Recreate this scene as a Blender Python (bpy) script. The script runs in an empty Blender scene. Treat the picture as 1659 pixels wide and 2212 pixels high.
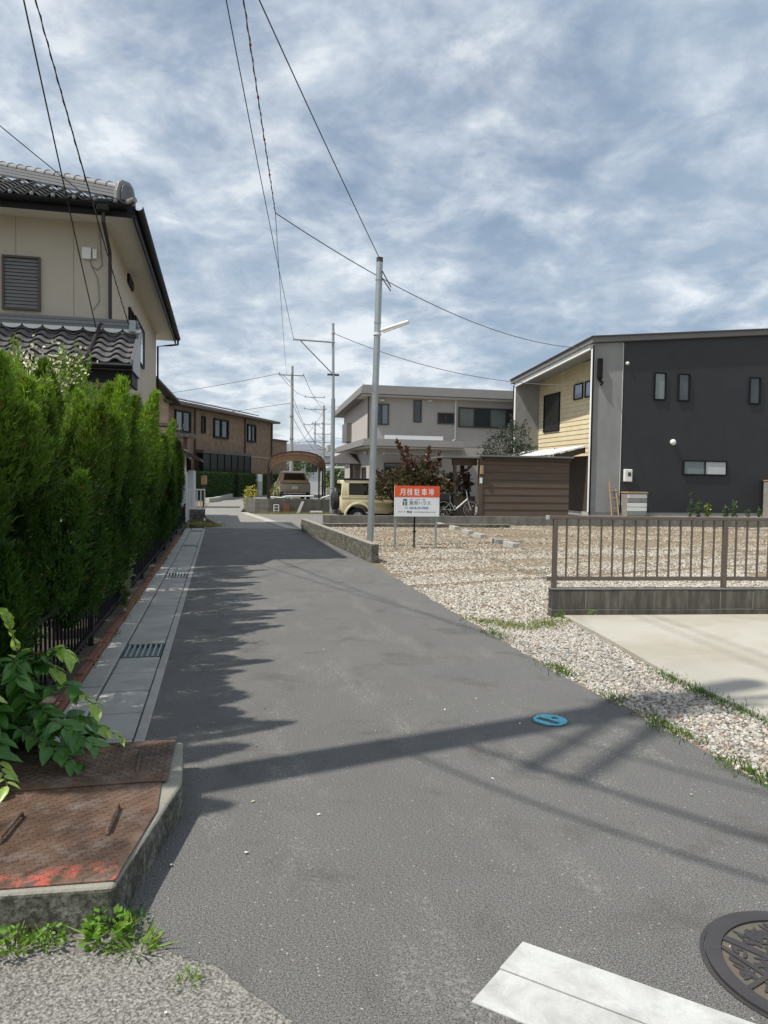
import bpy, bmesh, math, random
import numpy as np
from mathutils import Vector, Matrix
R = math.radians
rng = np.random.default_rng(7)
random.seed(7)
sc = bpy.context.scene
col = sc.collection

# ------------------------------------------------------------------ camera
F, CX, CY, ROLL, H0, CAMZ, YAW = 1600., 829.5, 1106., .015, 1036., 1.5, R(12.5)
PIT = math.atan((CY - H0) / F)
fw = np.array([math.sin(YAW)*math.cos(PIT), math.cos(YAW)*math.cos(PIT), -math.sin(PIT)])
rt0 = np.array([math.cos(YAW), -math.sin(YAW), 0.]); up0 = np.cross(rt0, fw)
rt = rt0*math.cos(ROLL) + up0*math.sin(ROLL); up = -rt0*math.sin(ROLL) + up0*math.cos(ROLL)
O = np.array([0, 0, CAMZ])
def ray(x, y): return fw + rt*(x-CX)/F - up*(y-CY)/F
def G(x, y, z=0.):
    d = ray(x, y); return O + d*((z-CAMZ)/d[2])
def PY(x, y, Y):
    d = ray(x, y); return O + d*(Y/d[1])
cd = bpy.data.cameras.new('camera'); cam = bpy.data.objects.new('camera', cd); col.objects.link(cam)
cd.sensor_fit = 'VERTICAL'; cd.sensor_height = 36.; cd.sensor_width = 27.; cd.lens = F/2212*36.
cd.clip_start = .05; cd.clip_end = 3000.
cam.matrix_world = Matrix(((rt[0], up[0], -fw[0], 0), (rt[1], up[1], -fw[1], 0), (rt[2], up[2], -fw[2], CAMZ), (0, 0, 0, 1)))
sc.camera = cam

# ------------------------------------------------------------------ light, sky, exposure
SUN_EL, SUN_AZ = R(57.5), R(14.5)           # shadows run towards +X, a little towards +Y
sd = bpy.data.lights.new('sun', 'SUN'); sun = bpy.data.objects.new('sun', sd); col.objects.link(sun)
sd.energy = 4.8; sd.angle = R(.8); sd.color = (1., .95, .87)
sdir = Vector((math.cos(SUN_AZ)*math.cos(SUN_EL), math.sin(SUN_AZ)*math.cos(SUN_EL), -math.sin(SUN_EL)))
sun.rotation_euler = sdir.to_track_quat('-Z', 'Y').to_euler(); sun.location = (-20, -8, 40)
sc.view_settings.view_transform = 'Standard'; sc.view_settings.look = 'None'
sc.view_settings.exposure = .06; sc.view_settings.gamma = 1.
sc.render.engine = 'CYCLES'
sc.cycles.max_bounces = 6; sc.cycles.transparent_max_bounces = 8; sc.cycles.use_denoising = True

def N(nt, t, **k):
    n = nt.nodes.new(t)
    for a, v in k.items():
        if a == 'ins':
            for i, x in v.items(): n.inputs[i].default_value = x
        else: setattr(n, a, v)
    return n
def ramp(nt, pts, src=None, interp='LINEAR'):
    r = nt.nodes.new('ShaderNodeValToRGB'); r.color_ramp.interpolation = interp
    e = r.color_ramp.elements
    while len(e) < len(pts): e.new(.5)
    for i, (p, c) in enumerate(pts):
        e[i].position = p
        e[i].color = (c, c, c, 1) if isinstance(c, (int, float)) else (*c, 1)
    if src is not None: nt.links.new(src, r.inputs[0])
    return r
def build_world():
    w = bpy.data.worlds.new('World'); sc.world = w; w.use_nodes = True
    nt = w.node_tree; nt.nodes.clear(); L = nt.links.new
    out = N(nt, 'ShaderNodeOutputWorld')
    sky = N(nt, 'ShaderNodeTexSky', sky_type='NISHITA'); sky.sun_disc = False
    sky.sun_elevation = SUN_EL; sky.sun_rotation = math.atan2(-math.cos(SUN_AZ), -math.sin(SUN_AZ))
    sky.air_density = 1.; sky.dust_density = 1.2; sky.ozone_density = 1.6
    bg = N(nt, 'ShaderNodeBackground'); bg.inputs[1].default_value = .1
    L(sky.outputs[0], bg.inputs[0])
    tc = N(nt, 'ShaderNodeTexCoord'); sep = N(nt, 'ShaderNodeSeparateXYZ'); L(tc.outputs['Generated'], sep.inputs[0])
    # a flat cloud layer overhead: direction / height
    zz = N(nt, 'ShaderNodeMath', operation='MAXIMUM'); L(sep.outputs[2], zz.inputs[0]); zz.inputs[1].default_value = 0.
    za = N(nt, 'ShaderNodeMath', operation='ADD'); L(zz.outputs[0], za.inputs[0]); za.inputs[1].default_value = .26
    dx = N(nt, 'ShaderNodeMath', operation='DIVIDE'); L(sep.outputs[0], dx.inputs[0]); L(za.outputs[0], dx.inputs[1])
    dy = N(nt, 'ShaderNodeMath', operation='DIVIDE'); L(sep.outputs[1], dy.inputs[0]); L(za.outputs[0], dy.inputs[1])
    cv = N(nt, 'ShaderNodeCombineXYZ'); L(dx.outputs[0], cv.inputs[0]); L(dy.outputs[0], cv.inputs[1])
    mp = N(nt, 'ShaderNodeMapping'); L(cv.outputs[0], mp.inputs[0]); mp.inputs['Location'].default_value = (3.3, 1.2, .4); mp.inputs['Rotation'].default_value = (0, 0, R(25))
    n1 = N(nt, 'ShaderNodeTexNoise', ins={'Scale': 1.6, 'Detail': 12., 'Roughness': .58, 'Distortion': .12}); L(mp.outputs[0], n1.inputs['Vector'])
    n2 = N(nt, 'ShaderNodeTexNoise', ins={'Scale': 5.2, 'Detail': 11., 'Roughness': .6, 'Distortion': .2}); L(mp.outputs[0], n2.inputs['Vector'])
    n3 = N(nt, 'ShaderNodeTexNoise', ins={'Scale': .75, 'Detail': 3., 'Roughness': .5}); L(mp.outputs[0], n3.inputs['Vector'])
    a1 = N(nt, 'ShaderNodeMath', operation='MULTIPLY_ADD'); L(n2.outputs[0], a1.inputs[0]); a1.inputs[1].default_value = .42; L(n1.outputs[0], a1.inputs[2])
    cover = ramp(nt, [(.5, .4), (.64, .75), (.78, .97)], a1.outputs[0])
    # thick parts grey-blue, thin sunlit parts white
    a2 = N(nt, 'ShaderNodeMath', operation='MULTIPLY_ADD'); L(n3.outputs[0], a2.inputs[0]); a2.inputs[1].default_value = .75; L(n2.outputs[0], a2.inputs[2])
    shade = ramp(nt, [(.68, (.37, .47, .59)), (.82, (.5, .585, .69)), (.93, (.66, .735, .81)), (1., (.82, .87, .92))], a2.outputs[0])
    bc = N(nt, 'ShaderNodeBackground'); L(shade.outputs[0], bc.inputs[0]); bc.inputs[1].default_value = 1.
    mx = N(nt, 'ShaderNodeMixShader'); L(cover.outputs[0], mx.inputs[0]); L(bg.outputs[0], mx.inputs[1]); L(bc.outputs[0], mx.inputs[2])
    L(mx.outputs[0], out.inputs[0])
build_world()

# ------------------------------------------------------------------ materials
MATS = {}
def newmat(name):
    m = bpy.data.materials.new(name); m.use_nodes = True; nt = m.node_tree; nt.nodes.clear()
    out = N(nt, 'ShaderNodeOutputMaterial'); b = N(nt, 'ShaderNodeBsdfPrincipled'); nt.links.new(b.outputs[0], out.inputs[0])
    MATS[name] = m
    return m, nt, b, nt.links.new
def pos(nt): return N(nt, 'ShaderNodeNewGeometry').outputs['Position']
def noise(nt, vec, scale, detail=4, rough=.55, dist=0.):
    n = N(nt, 'ShaderNodeTexNoise', ins={'Scale': scale, 'Detail': detail, 'Roughness': rough, 'Distortion': dist}); nt.links.new(vec, n.inputs['Vector']); return n.outputs[0]
def scaled(nt, vec, s, rot=0):
    m = N(nt, 'ShaderNodeMapping'); nt.links.new(vec, m.inputs[0]); m.inputs['Scale'].default_value = s; m.inputs['Rotation'].default_value = (0, 0, rot); return m.outputs[0]
def mixc(nt, fac, a, b, mode='MIX'):
    m = N(nt, 'ShaderNodeMix', data_type='RGBA', blend_type=mode)
    for i, v in ((0, fac), (6, a), (7, b)):
        if isinstance(v, (int, float)): m.inputs[i].default_value = v
        elif isinstance(v, tuple): m.inputs[i].default_value = (*v, 1)
        else: nt.links.new(v, m.inputs[i])
    return m.outputs[2]
def bump(nt, h, strength, dist=.01):
    b = N(nt, 'ShaderNodeBump'); b.inputs['Strength'].default_value = strength; b.inputs['Distance'].default_value = dist
    nt.links.new(h, b.inputs['Height']); return b.outputs[0]
def mul(c, k): return tuple(min(1., x*k) for x in c)
def simple(name, c, rough=.7, var=.18, vs=3., fine=40., metal=0., bs=0., bscale=120., spec=None, dirt=None, dirt_amt=.5, dirt_scale=1.5):
    m, nt, b, L = newmat(name)
    p = pos(nt)
    a = mixc(nt, ramp(nt, [(.3, 0.), (.7, 1.)], noise(nt, p, vs, 5)).outputs[0], mul(c, 1-var), mul(c, 1+var))
    a = mixc(nt, .35, a, mixc(nt, noise(nt, p, fine, 3, .7), mul(c, .55), mul(c, 1.45)))
    if dirt:
        f = ramp(nt, [(.45, 0.), (.72, dirt_amt)], noise(nt, p, dirt_scale, 6, .65, .4)).outputs[0]
        a = mixc(nt, f, a, dirt)
    L(a, b.inputs['Base Color']); b.inputs['Roughness'].default_value = rough; b.inputs['Metallic'].default_value = metal
    if spec is not None: b.inputs['Specular IOR Level'].default_value = spec
    if bs: L(bump(nt, noise(nt, p, bscale, 4, .6), bs, .004), b.inputs['Normal'])
    return m
def streaky(name, c, dark, rough=.85, amt=.8, sx=9., sz=.9, bs=.4, lo=.4, hi=.65, moss=None, topclean=None):
    """wall with vertical run-off streaks"""
    m, nt, b, L = newmat(name); p = pos(nt)
    s = noise(nt, scaled(nt, p, (sx, sx, sz)), 1., 5, .6)
    big = noise(nt, p, 2.3, 5, .6)
    a = mixc(nt, ramp(nt, [(lo, 0.), (hi, amt)], s).outputs[0], c, dark)
    a = mixc(nt, ramp(nt, [(.4, 0.), (.75, amt*.8)], big).outputs[0], a, dark)
    if moss: a = mixc(nt, ramp(nt, [(.5, 0.), (.68, .7)], noise(nt, p, 5.5, 5, .7)).outputs[0], a, moss)
    if topclean:      # rain keeps the upward faces paler than the sides
        gn = N(nt, 'ShaderNodeNewGeometry'); sz_ = N(nt, 'ShaderNodeSeparateXYZ'); L(gn.outputs['True Normal'], sz_.inputs[0])
        a = mixc(nt, ramp(nt, [(.35, 0.), (.8, .8)], sz_.outputs[2]).outputs[0], a, mixc(nt, noise(nt, p, 14, 5, .7), mul(topclean, .6), mul(topclean, 1.25)))
    a = mixc(nt, .3, a, mixc(nt, noise(nt, p, 70., 3, .7), mul(c, .4), mul(c, 1.4)))
    L(a, b.inputs['Base Color']); b.inputs['Roughness'].default_value = rough
    L(bump(nt, noise(nt, p, 90., 5, .65), bs, .006), b.inputs['Normal'])
    return m
def asphalt(name, c, speck=.07, patch=.14, fine=185., scuff=True):
    m, nt, b, L = newmat(name); p = pos(nt)
    a = mixc(nt, ramp(nt, [(.3, 0.), (.7, 1.)], noise(nt, p, .9, 6, .6)).outputs[0], mul(c, 1-patch), mul(c, 1+patch))
    fn = noise(nt, p, fine, 2, .8)
    a = mixc(nt, ramp(nt, [(.36, 0.), (.66, 1.)], fn).outputs[0], mixc(nt, .74, a, (.012, .012, .012)), mixc(nt, .44, a, (.42, .41, .39)))
    v = N(nt, 'ShaderNodeTexVoronoi', ins={'Scale': 70.}); L(p, v.inputs['Vector'])
    sepc = N(nt, 'ShaderNodeSeparateColor'); L(v.outputs['Color'], sepc.inputs[0])
    pick = ramp(nt, [(1-speck-.01, 0.), (1-speck+.01, 1.)], sepc.outputs[0]).outputs[0]
    near = ramp(nt, [(.16, 1.), (.32, 0.)], v.outputs['Distance']).outputs[0]
    sp = N(nt, 'ShaderNodeMath', operation='MULTIPLY'); L(pick, sp.inputs[0]); L(near, sp.inputs[1])
    a = mixc(nt, sp.outputs[0], a, (.4, .385, .36))
    if scuff:
        s1 = ramp(nt, [(.53, 0.), (.72, .6)], noise(nt, scaled(nt, p, (2.6, .8, 1), R(-8)), 1.1, 5, .6)).outputs[0]
        s2 = ramp(nt, [(.48, 0.), (.6, 1.)], noise(nt, p, 45., 4, .7)).outputs[0]
        s = N(nt, 'ShaderNodeMath', operation='MULTIPLY'); L(s1, s.inputs[0]); L(s2, s.inputs[1])
        a = mixc(nt, s.outputs[0], a, (.36, .35, .32))
        d1 = ramp(nt, [(.54, 0.), (.72, .55)], noise(nt, p, 2.1, 6, .65, .6)).outputs[0]
        a = mixc(nt, d1, a, (.055, .05, .042))
    L(a, b.inputs['Base Color']); b.inputs['Roughness'].default_value = .86; b.inputs['Specular IOR Level'].default_value = .35
    h = N(nt, 'ShaderNodeMath', operation='MULTIPLY_ADD'); L(fn, h.inputs[0]); h.inputs[1].default_value = 1.; L(v.outputs['Distance'], h.inputs[2])
    L(bump(nt, h.outputs[0], .7, .006), b.inputs['Normal'])
    return m
def attr_mat(name, rough=.8, trans=0., bs=0., bscale=60., spec=.4, gain=1., jitter=.25, js=30.):
    """per-piece colour comes from the mesh attribute 'tint'"""
    m, nt, b, L = newmat(name); p = pos(nt)
    at = N(nt, 'ShaderNodeAttribute', attribute_name='tint')
    a = mixc(nt, jitter, at.outputs['Color'], mixc(nt, noise(nt, p, js, 3, .7), (0., 0., 0.), (1.8, 1.8, 1.8)), 'MULTIPLY')
    L(a, b.inputs['Base Color']); b.inputs['Roughness'].default_value = rough; b.inputs['Specular IOR Level'].default_value = spec
    if bs: L(bump(nt, noise(nt, p, bscale, 4, .6), bs, .004), b.inputs['Normal'])
    if trans:
        t = N(nt, 'ShaderNodeBsdfTranslucent'); L(mixc(nt, 1., a, (1.25, 1.25, .55), 'MULTIPLY'), t.inputs[0])
        mx = N(nt, 'ShaderNodeMixShader'); mx.inputs[0].default_value = trans
        L(b.outputs[0], mx.inputs[1]); L(t.outputs[0], mx.inputs[2]); L(mx.outputs[0], nt.nodes['Material Output'].inputs[0])
    return m
def leafmat(name, c, c2, rough=.35, trans=.3, spec=.5):
    m, nt, b, L = newmat(name); oi = N(nt, 'ShaderNodeObjectInfo')
    a = mixc(nt, oi.outputs['Random'], c, c2); p = pos(nt)
    a = mixc(nt, .3, a, mixc(nt, noise(nt, p, 45, 3, .6), mul(c, .4), mul(c2, 1.5)))
    L(a, b.inputs['Base Color']); b.inputs['Roughness'].default_value = rough; b.inputs['Specular IOR Level'].default_value = spec
    t = N(nt, 'ShaderNodeBsdfTranslucent'); L(mixc(nt, 1., a, (1.4, 1.5, .5), 'MULTIPLY'), t.inputs[0])
    mx = N(nt, 'ShaderNodeMixShader'); mx.inputs[0].default_value = trans
    L(b.outputs[0], mx.inputs[1]); L(t.outputs[0], mx.inputs[2]); L(mx.outputs[0], nt.nodes['Material Output'].inputs[0])
    return m
def ribbed(name, c, pitch, axis=0, depth=.012, rough=.5, metal=0., var=.12):
    """fine vertical ribs of sheet cladding"""
    m, nt, b, L = newmat(name); p = pos(nt)
    sep = N(nt, 'ShaderNodeSeparateXYZ'); L(p, sep.inputs[0])
    mu = N(nt, 'ShaderNodeMath', operation='MULTIPLY'); L(sep.outputs[axis], mu.inputs[0]); mu.inputs[1].default_value = 1/pitch
    fr = N(nt, 'ShaderNodeMath', operation='FRACT'); L(mu.outputs[0], fr.inputs[0])
    h = ramp(nt, [(0., 0.), (.14, 1.), (.5, 1.), (.64, 0.)], fr.outputs[0]).outputs[0]
    a = mixc(nt, ramp(nt, [(.3, 0.), (.7, 1.)], noise(nt, p, 1.1, 5)).outputs[0], mul(c, 1-var), mul(c, 1+var))
    L(a, b.inputs['Base Color']); b.inputs['Roughness'].default_value = rough; b.inputs['Metallic'].default_value = metal
    L(bump(nt, h, .8, depth), b.inputs['Normal'])
    return m
def tilewall(name, c, c2, mortar, w=.23, h=.075):
    m, nt, b, L = newmat(name); tc = N(nt, 'ShaderNodeTexCoord')
    br = N(nt, 'ShaderNodeTexBrick', ins={'Scale': 1., 'Brick Width': w, 'Row Height': h, 'Mortar Size': .006, 'Bias': 0.})
    L(tc.outputs['UV'], br.inputs['Vector']) if False else None
    sep = N(nt, 'ShaderNodeSeparateXYZ'); L(tc.outputs['Object'], sep.inputs[0])
    ad = N(nt, 'ShaderNodeMath', operation='ADD'); L(sep.outputs[0], ad.inputs[0]); L(sep.outputs[1], ad.inputs[1])
    cb = N(nt, 'ShaderNodeCombineXYZ'); L(ad.outputs[0], cb.inputs[0]); L(sep.outputs[2], cb.inputs[1]); L(cb.outputs[0], br.inputs['Vector'])
    br.inputs['Color1'].default_value = (*c, 1); br.inputs['Color2'].default_value = (*c2, 1); br.inputs['Mortar'].default_value = (*mortar, 1)
    a = mixc(nt, .5, br.outputs['Color'], mixc(nt, ramp(nt, [(.35, 0.), (.65, 1.)], noise(nt, tc.outputs['Object'], 2.2, 5, .6)).outputs[0], mul(c, .75), mul(c2, 1.25)))
    L(a, b.inputs['Base Color']); b.inputs['Roughness'].default_value = .7
    L(bump(nt, br.outputs['Fac'], -.5, .006), b.inputs['Normal'])
    return m
def glass(name, c=(.03, .04, .045), rough=.06, spec=.9):
    m, nt, b, L = newmat(name); p = pos(nt)
    L(mixc(nt, noise(nt, p, 1.3, 3), mul(c, .6), mul(c, 1.5)), b.inputs['Base Color']); b.inputs['Roughness'].default_value = rough
    b.inputs['Specular IOR Level'].default_value = spec; b.inputs['IOR'].default_value = 1.5
    return m
def slabmat(name='slab_concrete'):
    m, nt, b, L = newmat(name); p = pos(nt)
    c = mixc(nt, noise(nt, p, 6, 6, .65), (.2, .19, .155), (.4, .385, .33))
    st = ramp(nt, [(.4, .92), (.52, .55), (.62, .08)], noise(nt, scaled(nt, p, (1, 1, 1.6)), 7.5, 9, .72, .3)).outputs[0]
    st2 = ramp(nt, [(.42, .8), (.56, 0.)], noise(nt, p, 42, 6, .75)).outputs[0]
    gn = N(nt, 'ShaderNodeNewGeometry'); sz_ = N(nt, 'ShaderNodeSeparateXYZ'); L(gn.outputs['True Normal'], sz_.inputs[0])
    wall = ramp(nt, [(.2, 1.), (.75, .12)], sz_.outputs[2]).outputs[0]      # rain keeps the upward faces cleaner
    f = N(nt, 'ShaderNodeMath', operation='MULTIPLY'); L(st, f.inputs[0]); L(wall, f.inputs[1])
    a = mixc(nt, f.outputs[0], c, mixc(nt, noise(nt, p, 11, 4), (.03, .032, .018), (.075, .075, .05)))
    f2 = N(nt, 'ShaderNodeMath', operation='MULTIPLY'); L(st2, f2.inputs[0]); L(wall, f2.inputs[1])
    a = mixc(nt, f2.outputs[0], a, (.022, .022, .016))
    L(a, b.inputs['Base Color']); b.inputs['Roughness'].default_value = .9
    L(bump(nt, noise(nt, p, 70., 6, .7), .7, .008), b.inputs['Normal'])
def rustmat():
    m, nt, b, L = newmat('rusted_steel'); p = pos(nt)
    big = ramp(nt, [(.35, 0.), (.65, 1.)], noise(nt, p, 4., 6, .62, .5)).outputs[0]
    a = mixc(nt, big, (.06, .037, .026), (.17, .102, .066))
    a = mixc(nt, ramp(nt, [(.5, 0.), (.7, .75)], noise(nt, p, 11., 5, .65)).outputs[0], a, (.2, .165, .14))
    a = mixc(nt, ramp(nt, [(.55, 0.), (.72, .8)], noise(nt, p, 38., 4, .7)).outputs[0], a, (.05, .022, .013))
    # remains of red paint along the front edge
    sep = N(nt, 'ShaderNodeSeparateXYZ'); L(p, sep.inputs[0])
    edge = ramp(nt, [(0., 1.), (.5, .85), (1., 0.)]); mr = N(nt, 'ShaderNodeMapRange', ins={'From Min': 2.54, 'From Max': 2.68}); L(sep.outputs[1], mr.inputs[0]); L(mr.outputs[0], edge.inputs[0])
    f = N(nt, 'ShaderNodeMath', operation='MULTIPLY'); L(edge.outputs[0], f.inputs[0]); L(ramp(nt, [(.47, 0.), (.56, .8)], noise(nt, p, 13., 5, .65)).outputs[0], f.inputs[1])
    a = mixc(nt, f.outputs[0], a, (.55, .12, .085))
    L(a, b.inputs['Base Color']); b.inputs['Metallic'].default_value = .25
    L(ramp(nt, [(.3, .38), (.7, .75)], noise(nt, p, 8., 4)).outputs[0], b.inputs['Roughness'])
    L(bump(nt, noise(nt, p, 160., 4, .7), .35, .003), b.inputs['Normal'])
    return m

asphalt('asphalt', (.114, .113, .109), speck=.05, patch=.24)
asphalt('old_asphalt', (.25, .235, .2), speck=.2, patch=.16, fine=110., scuff=False)
asphalt('lane_surface', (.38, .36, .315), speck=.04, patch=.15, scuff=False)
asphalt('stony_ground', (.25, .235, .205), speck=.25, patch=.2, fine=60., scuff=False)
simple('soil', (.2, .155, .1), .95, .3, .6, 25, bs=.6, bscale=60)
simple('garden_soil', (.055, .045, .03), .95, .3, 3., 30, bs=.6, bscale=40)
simple('terrain', (.17, .16, .11), .95, .3, .05, 3)
simple('kerb_concrete', (.38, .37, .34), .9, .14, 1.2, 60, bs=.35, dirt=(.2, .19, .16), dirt_amt=.45, dirt_scale=2.2)
simple('lid_concrete', (.38, .375, .35), .9, .13, 2.3, 70, bs=.3, dirt=(.2, .19, .165), dirt_amt=.5, dirt_scale=3.5)
simple('apron_concrete', (.4, .38, .325), .85, .16, .7, 50, bs=.2, dirt=(.3, .255, .18), dirt_amt=.7, dirt_scale=.8)
slabmat('mossy_concrete'); streaky('mossy_concrete_old', (.19, .185, .155), (.045, .043, .033), amt=.85, sx=3.5, sz=1.6, lo=.35, hi=.6, moss=(.06, .068, .03), topclean=(.26, .25, .21))
slabmat(); streaky('old_block', (.14, .135, .115), (.045, .043, .034), amt=.8, sx=5, sz=2.5); streaky('slab_concrete_old', (.24, .23, .185), (.03, .031, .02), amt=.97, sx=9, sz=6, lo=.38, hi=.54, moss=(.07, .08, .036), topclean=(.38, .365, .31))
streaky('dark_block', (.17, .155, .13), (.032, .028, .022), amt=.92, sx=13, sz=2.2, lo=.36, hi=.58)
streaky('grey_block', (.2, .193, .17), (.06, .057, .047), amt=.75, sx=5, sz=1.4)
simple('mortar', (.2, .19, .165), .95, .2, 6, 60)
simple('brick_orange', (.2, .085, .05), .85, .25, 9, 50, bs=.4)
simple('white_paint', (.5, .505, .49), .6, .12, 5, 110, bs=.4, dirt=(.3, .29, .27), dirt_amt=.75, dirt_scale=7)
simple('cast_iron', (.085, .078, .076), .42, .2, 5, 60, metal=.55, bs=.2)
simple('iron_recess', (.1, .092, .076), .9, .3, 9, 60, bs=.4, dirt=(.14, .085, .05), dirt_amt=.7, dirt_scale=9)
simple('blue_paint', (.1, .52, .66), .5, .12, 12, 80, dirt=(.03, .12, .16), dirt_amt=.8, dirt_scale=55)
rustmat()
simple('galvanised', (.36, .40, .41), .45, .1, 2.5, 30, metal=.55, dirt=(.27, .26, .24), dirt_amt=.35, dirt_scale=2)
simple('grate_steel', (.12, .16, .165), .5, .12, 4, 40, metal=.4)
simple('grate_edge', (.42, .47, .46), .5, .1, 4, 40, metal=.3)
simple('black_metal', (.01, .01, .0105), .6, .2, 5, 40, spec=.2)
simple('bronze_metal', (.14, .118, .098), .42, .08, 5, 40, metal=.45)
simple('dark_bronze', (.035, .028, .024), .4, .1, 5, 40, metal=.3)
simple('brown_frame', (.075, .048, .036), .45, .1, 5, 40)
simple('white_metal', (.78, .78, .75), .45, .05, 5, 40)
simple('plastic_white', (.74, .74, .68), .5, .04, 5, 40)
simple('plastic_grey', (.4, .4, .38), .5, .06, 5, 40)
simple('rubber', (.016, .016, .016), .75, .15, 8, 60)
simple('cable', (.012, .012, .013), .55, .1, 8, 60)
simple('cable_grey', (.14, .14, .15), .55, .1, 8, 60)
simple('pole_concrete', (.36, .355, .335), .85, .1, 1.6, 40)
glass('window_glass'); glass('window_pale', (.16, .19, .18), .12); glass('car_glass', (.012, .014, .016), .04)
glass('dark_glass', (.008, .009, .01), .3, .2); glass('window_sky', (.19, .25, .34), .1)
simple('curtain', (.5, .52, .5), .8, .08, 4, 20)
streaky('beige_stucco', (.5, .45, .365), (.42, .375, .3), amt=.4, sx=3, sz=.5, bs=.5)
simple('wall_joint', (.3, .27, .21), .9)
simple('soffit_white', (.62, .6, .55), .8, .05, 2)
def roofmat(name, c):
    m, nt, b, L = newmat(name); p = pos(nt); oi = N(nt, 'ShaderNodeObjectInfo')
    a = mixc(nt, oi.outputs['Random'], mul(c, .72), mul(c, 1.3))
    a = mixc(nt, .4, a, mixc(nt, noise(nt, p, 14, 4, .6), mul(c, .5), mul(c, 1.5)))
    L(a, b.inputs['Base Color']); b.inputs['Roughness'].default_value = .36; b.inputs['Metallic'].default_value = .25
    return m
roofmat('kawara', (.16, .155, .155)); roofmat('kawara_edge', (.22, .215, .21))
simple('plaster_white', (.72, .72, .7), .9, .05)
tilewall('tile_wall', (.16, .1, .062), (.22, .145, .09), (.14, .1, .07), .24, .08)
tilewall('tile_wall_pale', (.33, .235, .15), (.38, .28, .185), (.24, .18, .12), .24, .08)
simple('roof_dark', (.07, .066, .064), .6, .2, 2, 20); simple('roof_brown', (.095, .075, .062), .6, .2, 2, 20)
simple('solar_panel', (.012, .014, .022), .2, .1)
streaky('grey_stucco', (.46, .43, .405), (.37, .345, .325), amt=.4, sx=2.2, sz=.35, bs=.3)
simple('fascia_grey', (.165, .16, .155), .6, .08, 2, 20)
ribbed('charcoal_cladding', (.024, .025, .027), .085, 0, .0035, .55)
streaky('fair_concrete', (.31, .31, .295), (.2, .2, .19), amt=.5, sx=2.5, sz=.8, bs=.2)
simple('board_cream', (.62, .53, .34), .75, .12, 2.2, 30, bs=.2)
ribbed('shed_brown', (.085, .057, .04), .5, 2, .0, .65, var=.18)
streaky('shed_board', (.118, .08, .053), (.07, .049, .035), amt=.6, sx=.8, sz=7, bs=.2, rough=.7)
simple('timber_dark', (.06, .042, .03), .75, .2, 4, 40)
simple('timber_raw', (.4, .26, .13), .75, .15, 4, 40)
simple('timber_grey', (.24, .225, .2), .85, .25, 6, 40, bs=.3)
simple('sheet_blue', (.015, .16, .26), .5, .15, 5)
simple('awning_white', (.85, .86, .86), .4, .03)
simple('sign_white', (.84, .86, .88), .35, .02, 3); simple('sign_red', (.8, .1, .018), .4, .03, 3)
simple('ink_grey', (.22, .22, .23), .5); simple('ink_black', (.02, .02, .02), .5); simple('ink_blue', (.13, .25, .42), .5); simple('ink_pale', (.45, .47, .48), .5)
simple('logo_blue', (.03, .14, .24), .5); simple('logo_brown', (.22, .06, .04), .5); simple('logo_green', (.06, .28, .1), .5); simple('logo_cream', (.7, .68, .5), .5)
simple('logo_teal', (.45, .68, .66), .5)
def carpaint(name, c, rough=.3):
    m, nt, b, L = newmat(name); p = pos(nt)
    L(mixc(nt, noise(nt, p, 1.5, 4), mul(c, .9), mul(c, 1.08)), b.inputs['Base Color'])
    b.inputs['Roughness'].default_value = rough; b.inputs['Coat Weight'].default_value = .5; b.inputs['Coat Roughness'].default_value = .12
    return m
carpaint('paint_ivory', (.7, .63, .4)); carpaint('paint_khaki', (.42, .395, .3), .28)
simple('tail_red', (.3, .015, .012), .25); simple('chrome', (.6, .6, .6), .2, .05, metal=.9)
simple('bike_silver', (.5, .51, .5), .35, .05, metal=.4)
def canopymat():
    m, nt, b, L = newmat('canopy_brown'); b.inputs['Base Color'].default_value = (.11, .07, .045, 1); b.inputs['Roughness'].default_value = .25
    t = N(nt, 'ShaderNodeBsdfTranslucent'); t.inputs[0].default_value = (.2, .12, .075, 1)
    p = pos(nt); L(mixc(nt, noise(nt, p, 2, 4), (.08, .052, .034), (.13, .085, .056)), b.inputs['Base Color'])
    mx = N(nt, 'ShaderNodeMixShader'); mx.inputs[0].default_value = .45
    L(b.outputs[0], mx.inputs[1]); L(t.outputs[0], mx.inputs[2])
    tp_ = N(nt, 'ShaderNodeBsdfTransparent'); tp_.inputs[0].default_value = (.8, .66, .54, 1); m2 = N(nt, 'ShaderNodeMixShader'); m2.inputs[0].default_value = .38     # smoked polycarbonate lets light through
    L(mx.outputs[0], m2.inputs[1]); L(tp_.outputs[0], m2.inputs[2]); L(m2.outputs[0], nt.nodes['Material Output'].inputs[0])
canopymat()
attr_mat('pebbles', .8, bs=.3, bscale=90, spec=.35)
attr_mat('conifer', .5, trans=.42, spec=.35, jitter=.3, js=6.)
attr_mat('foliage', .45, trans=.3, spec=.4, jitter=.25, js=5.)
attr_mat('grass_blades', .5, trans=.3, spec=.3)
leafmat('leaf_dark', (.04, .13, .025), (.09, .22, .04)); leafmat('leaf_lime', (.26, .42, .07), (.42, .55, .14))
simple('bark', (.09, .07, .05), .9, .25, 8, 60, bs=.5)
simple('factory_white', (.55, .57, .58), .7, .05, .2)
simple('far_roof', (.16, .17, .19), .6, .1, .3)
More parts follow.
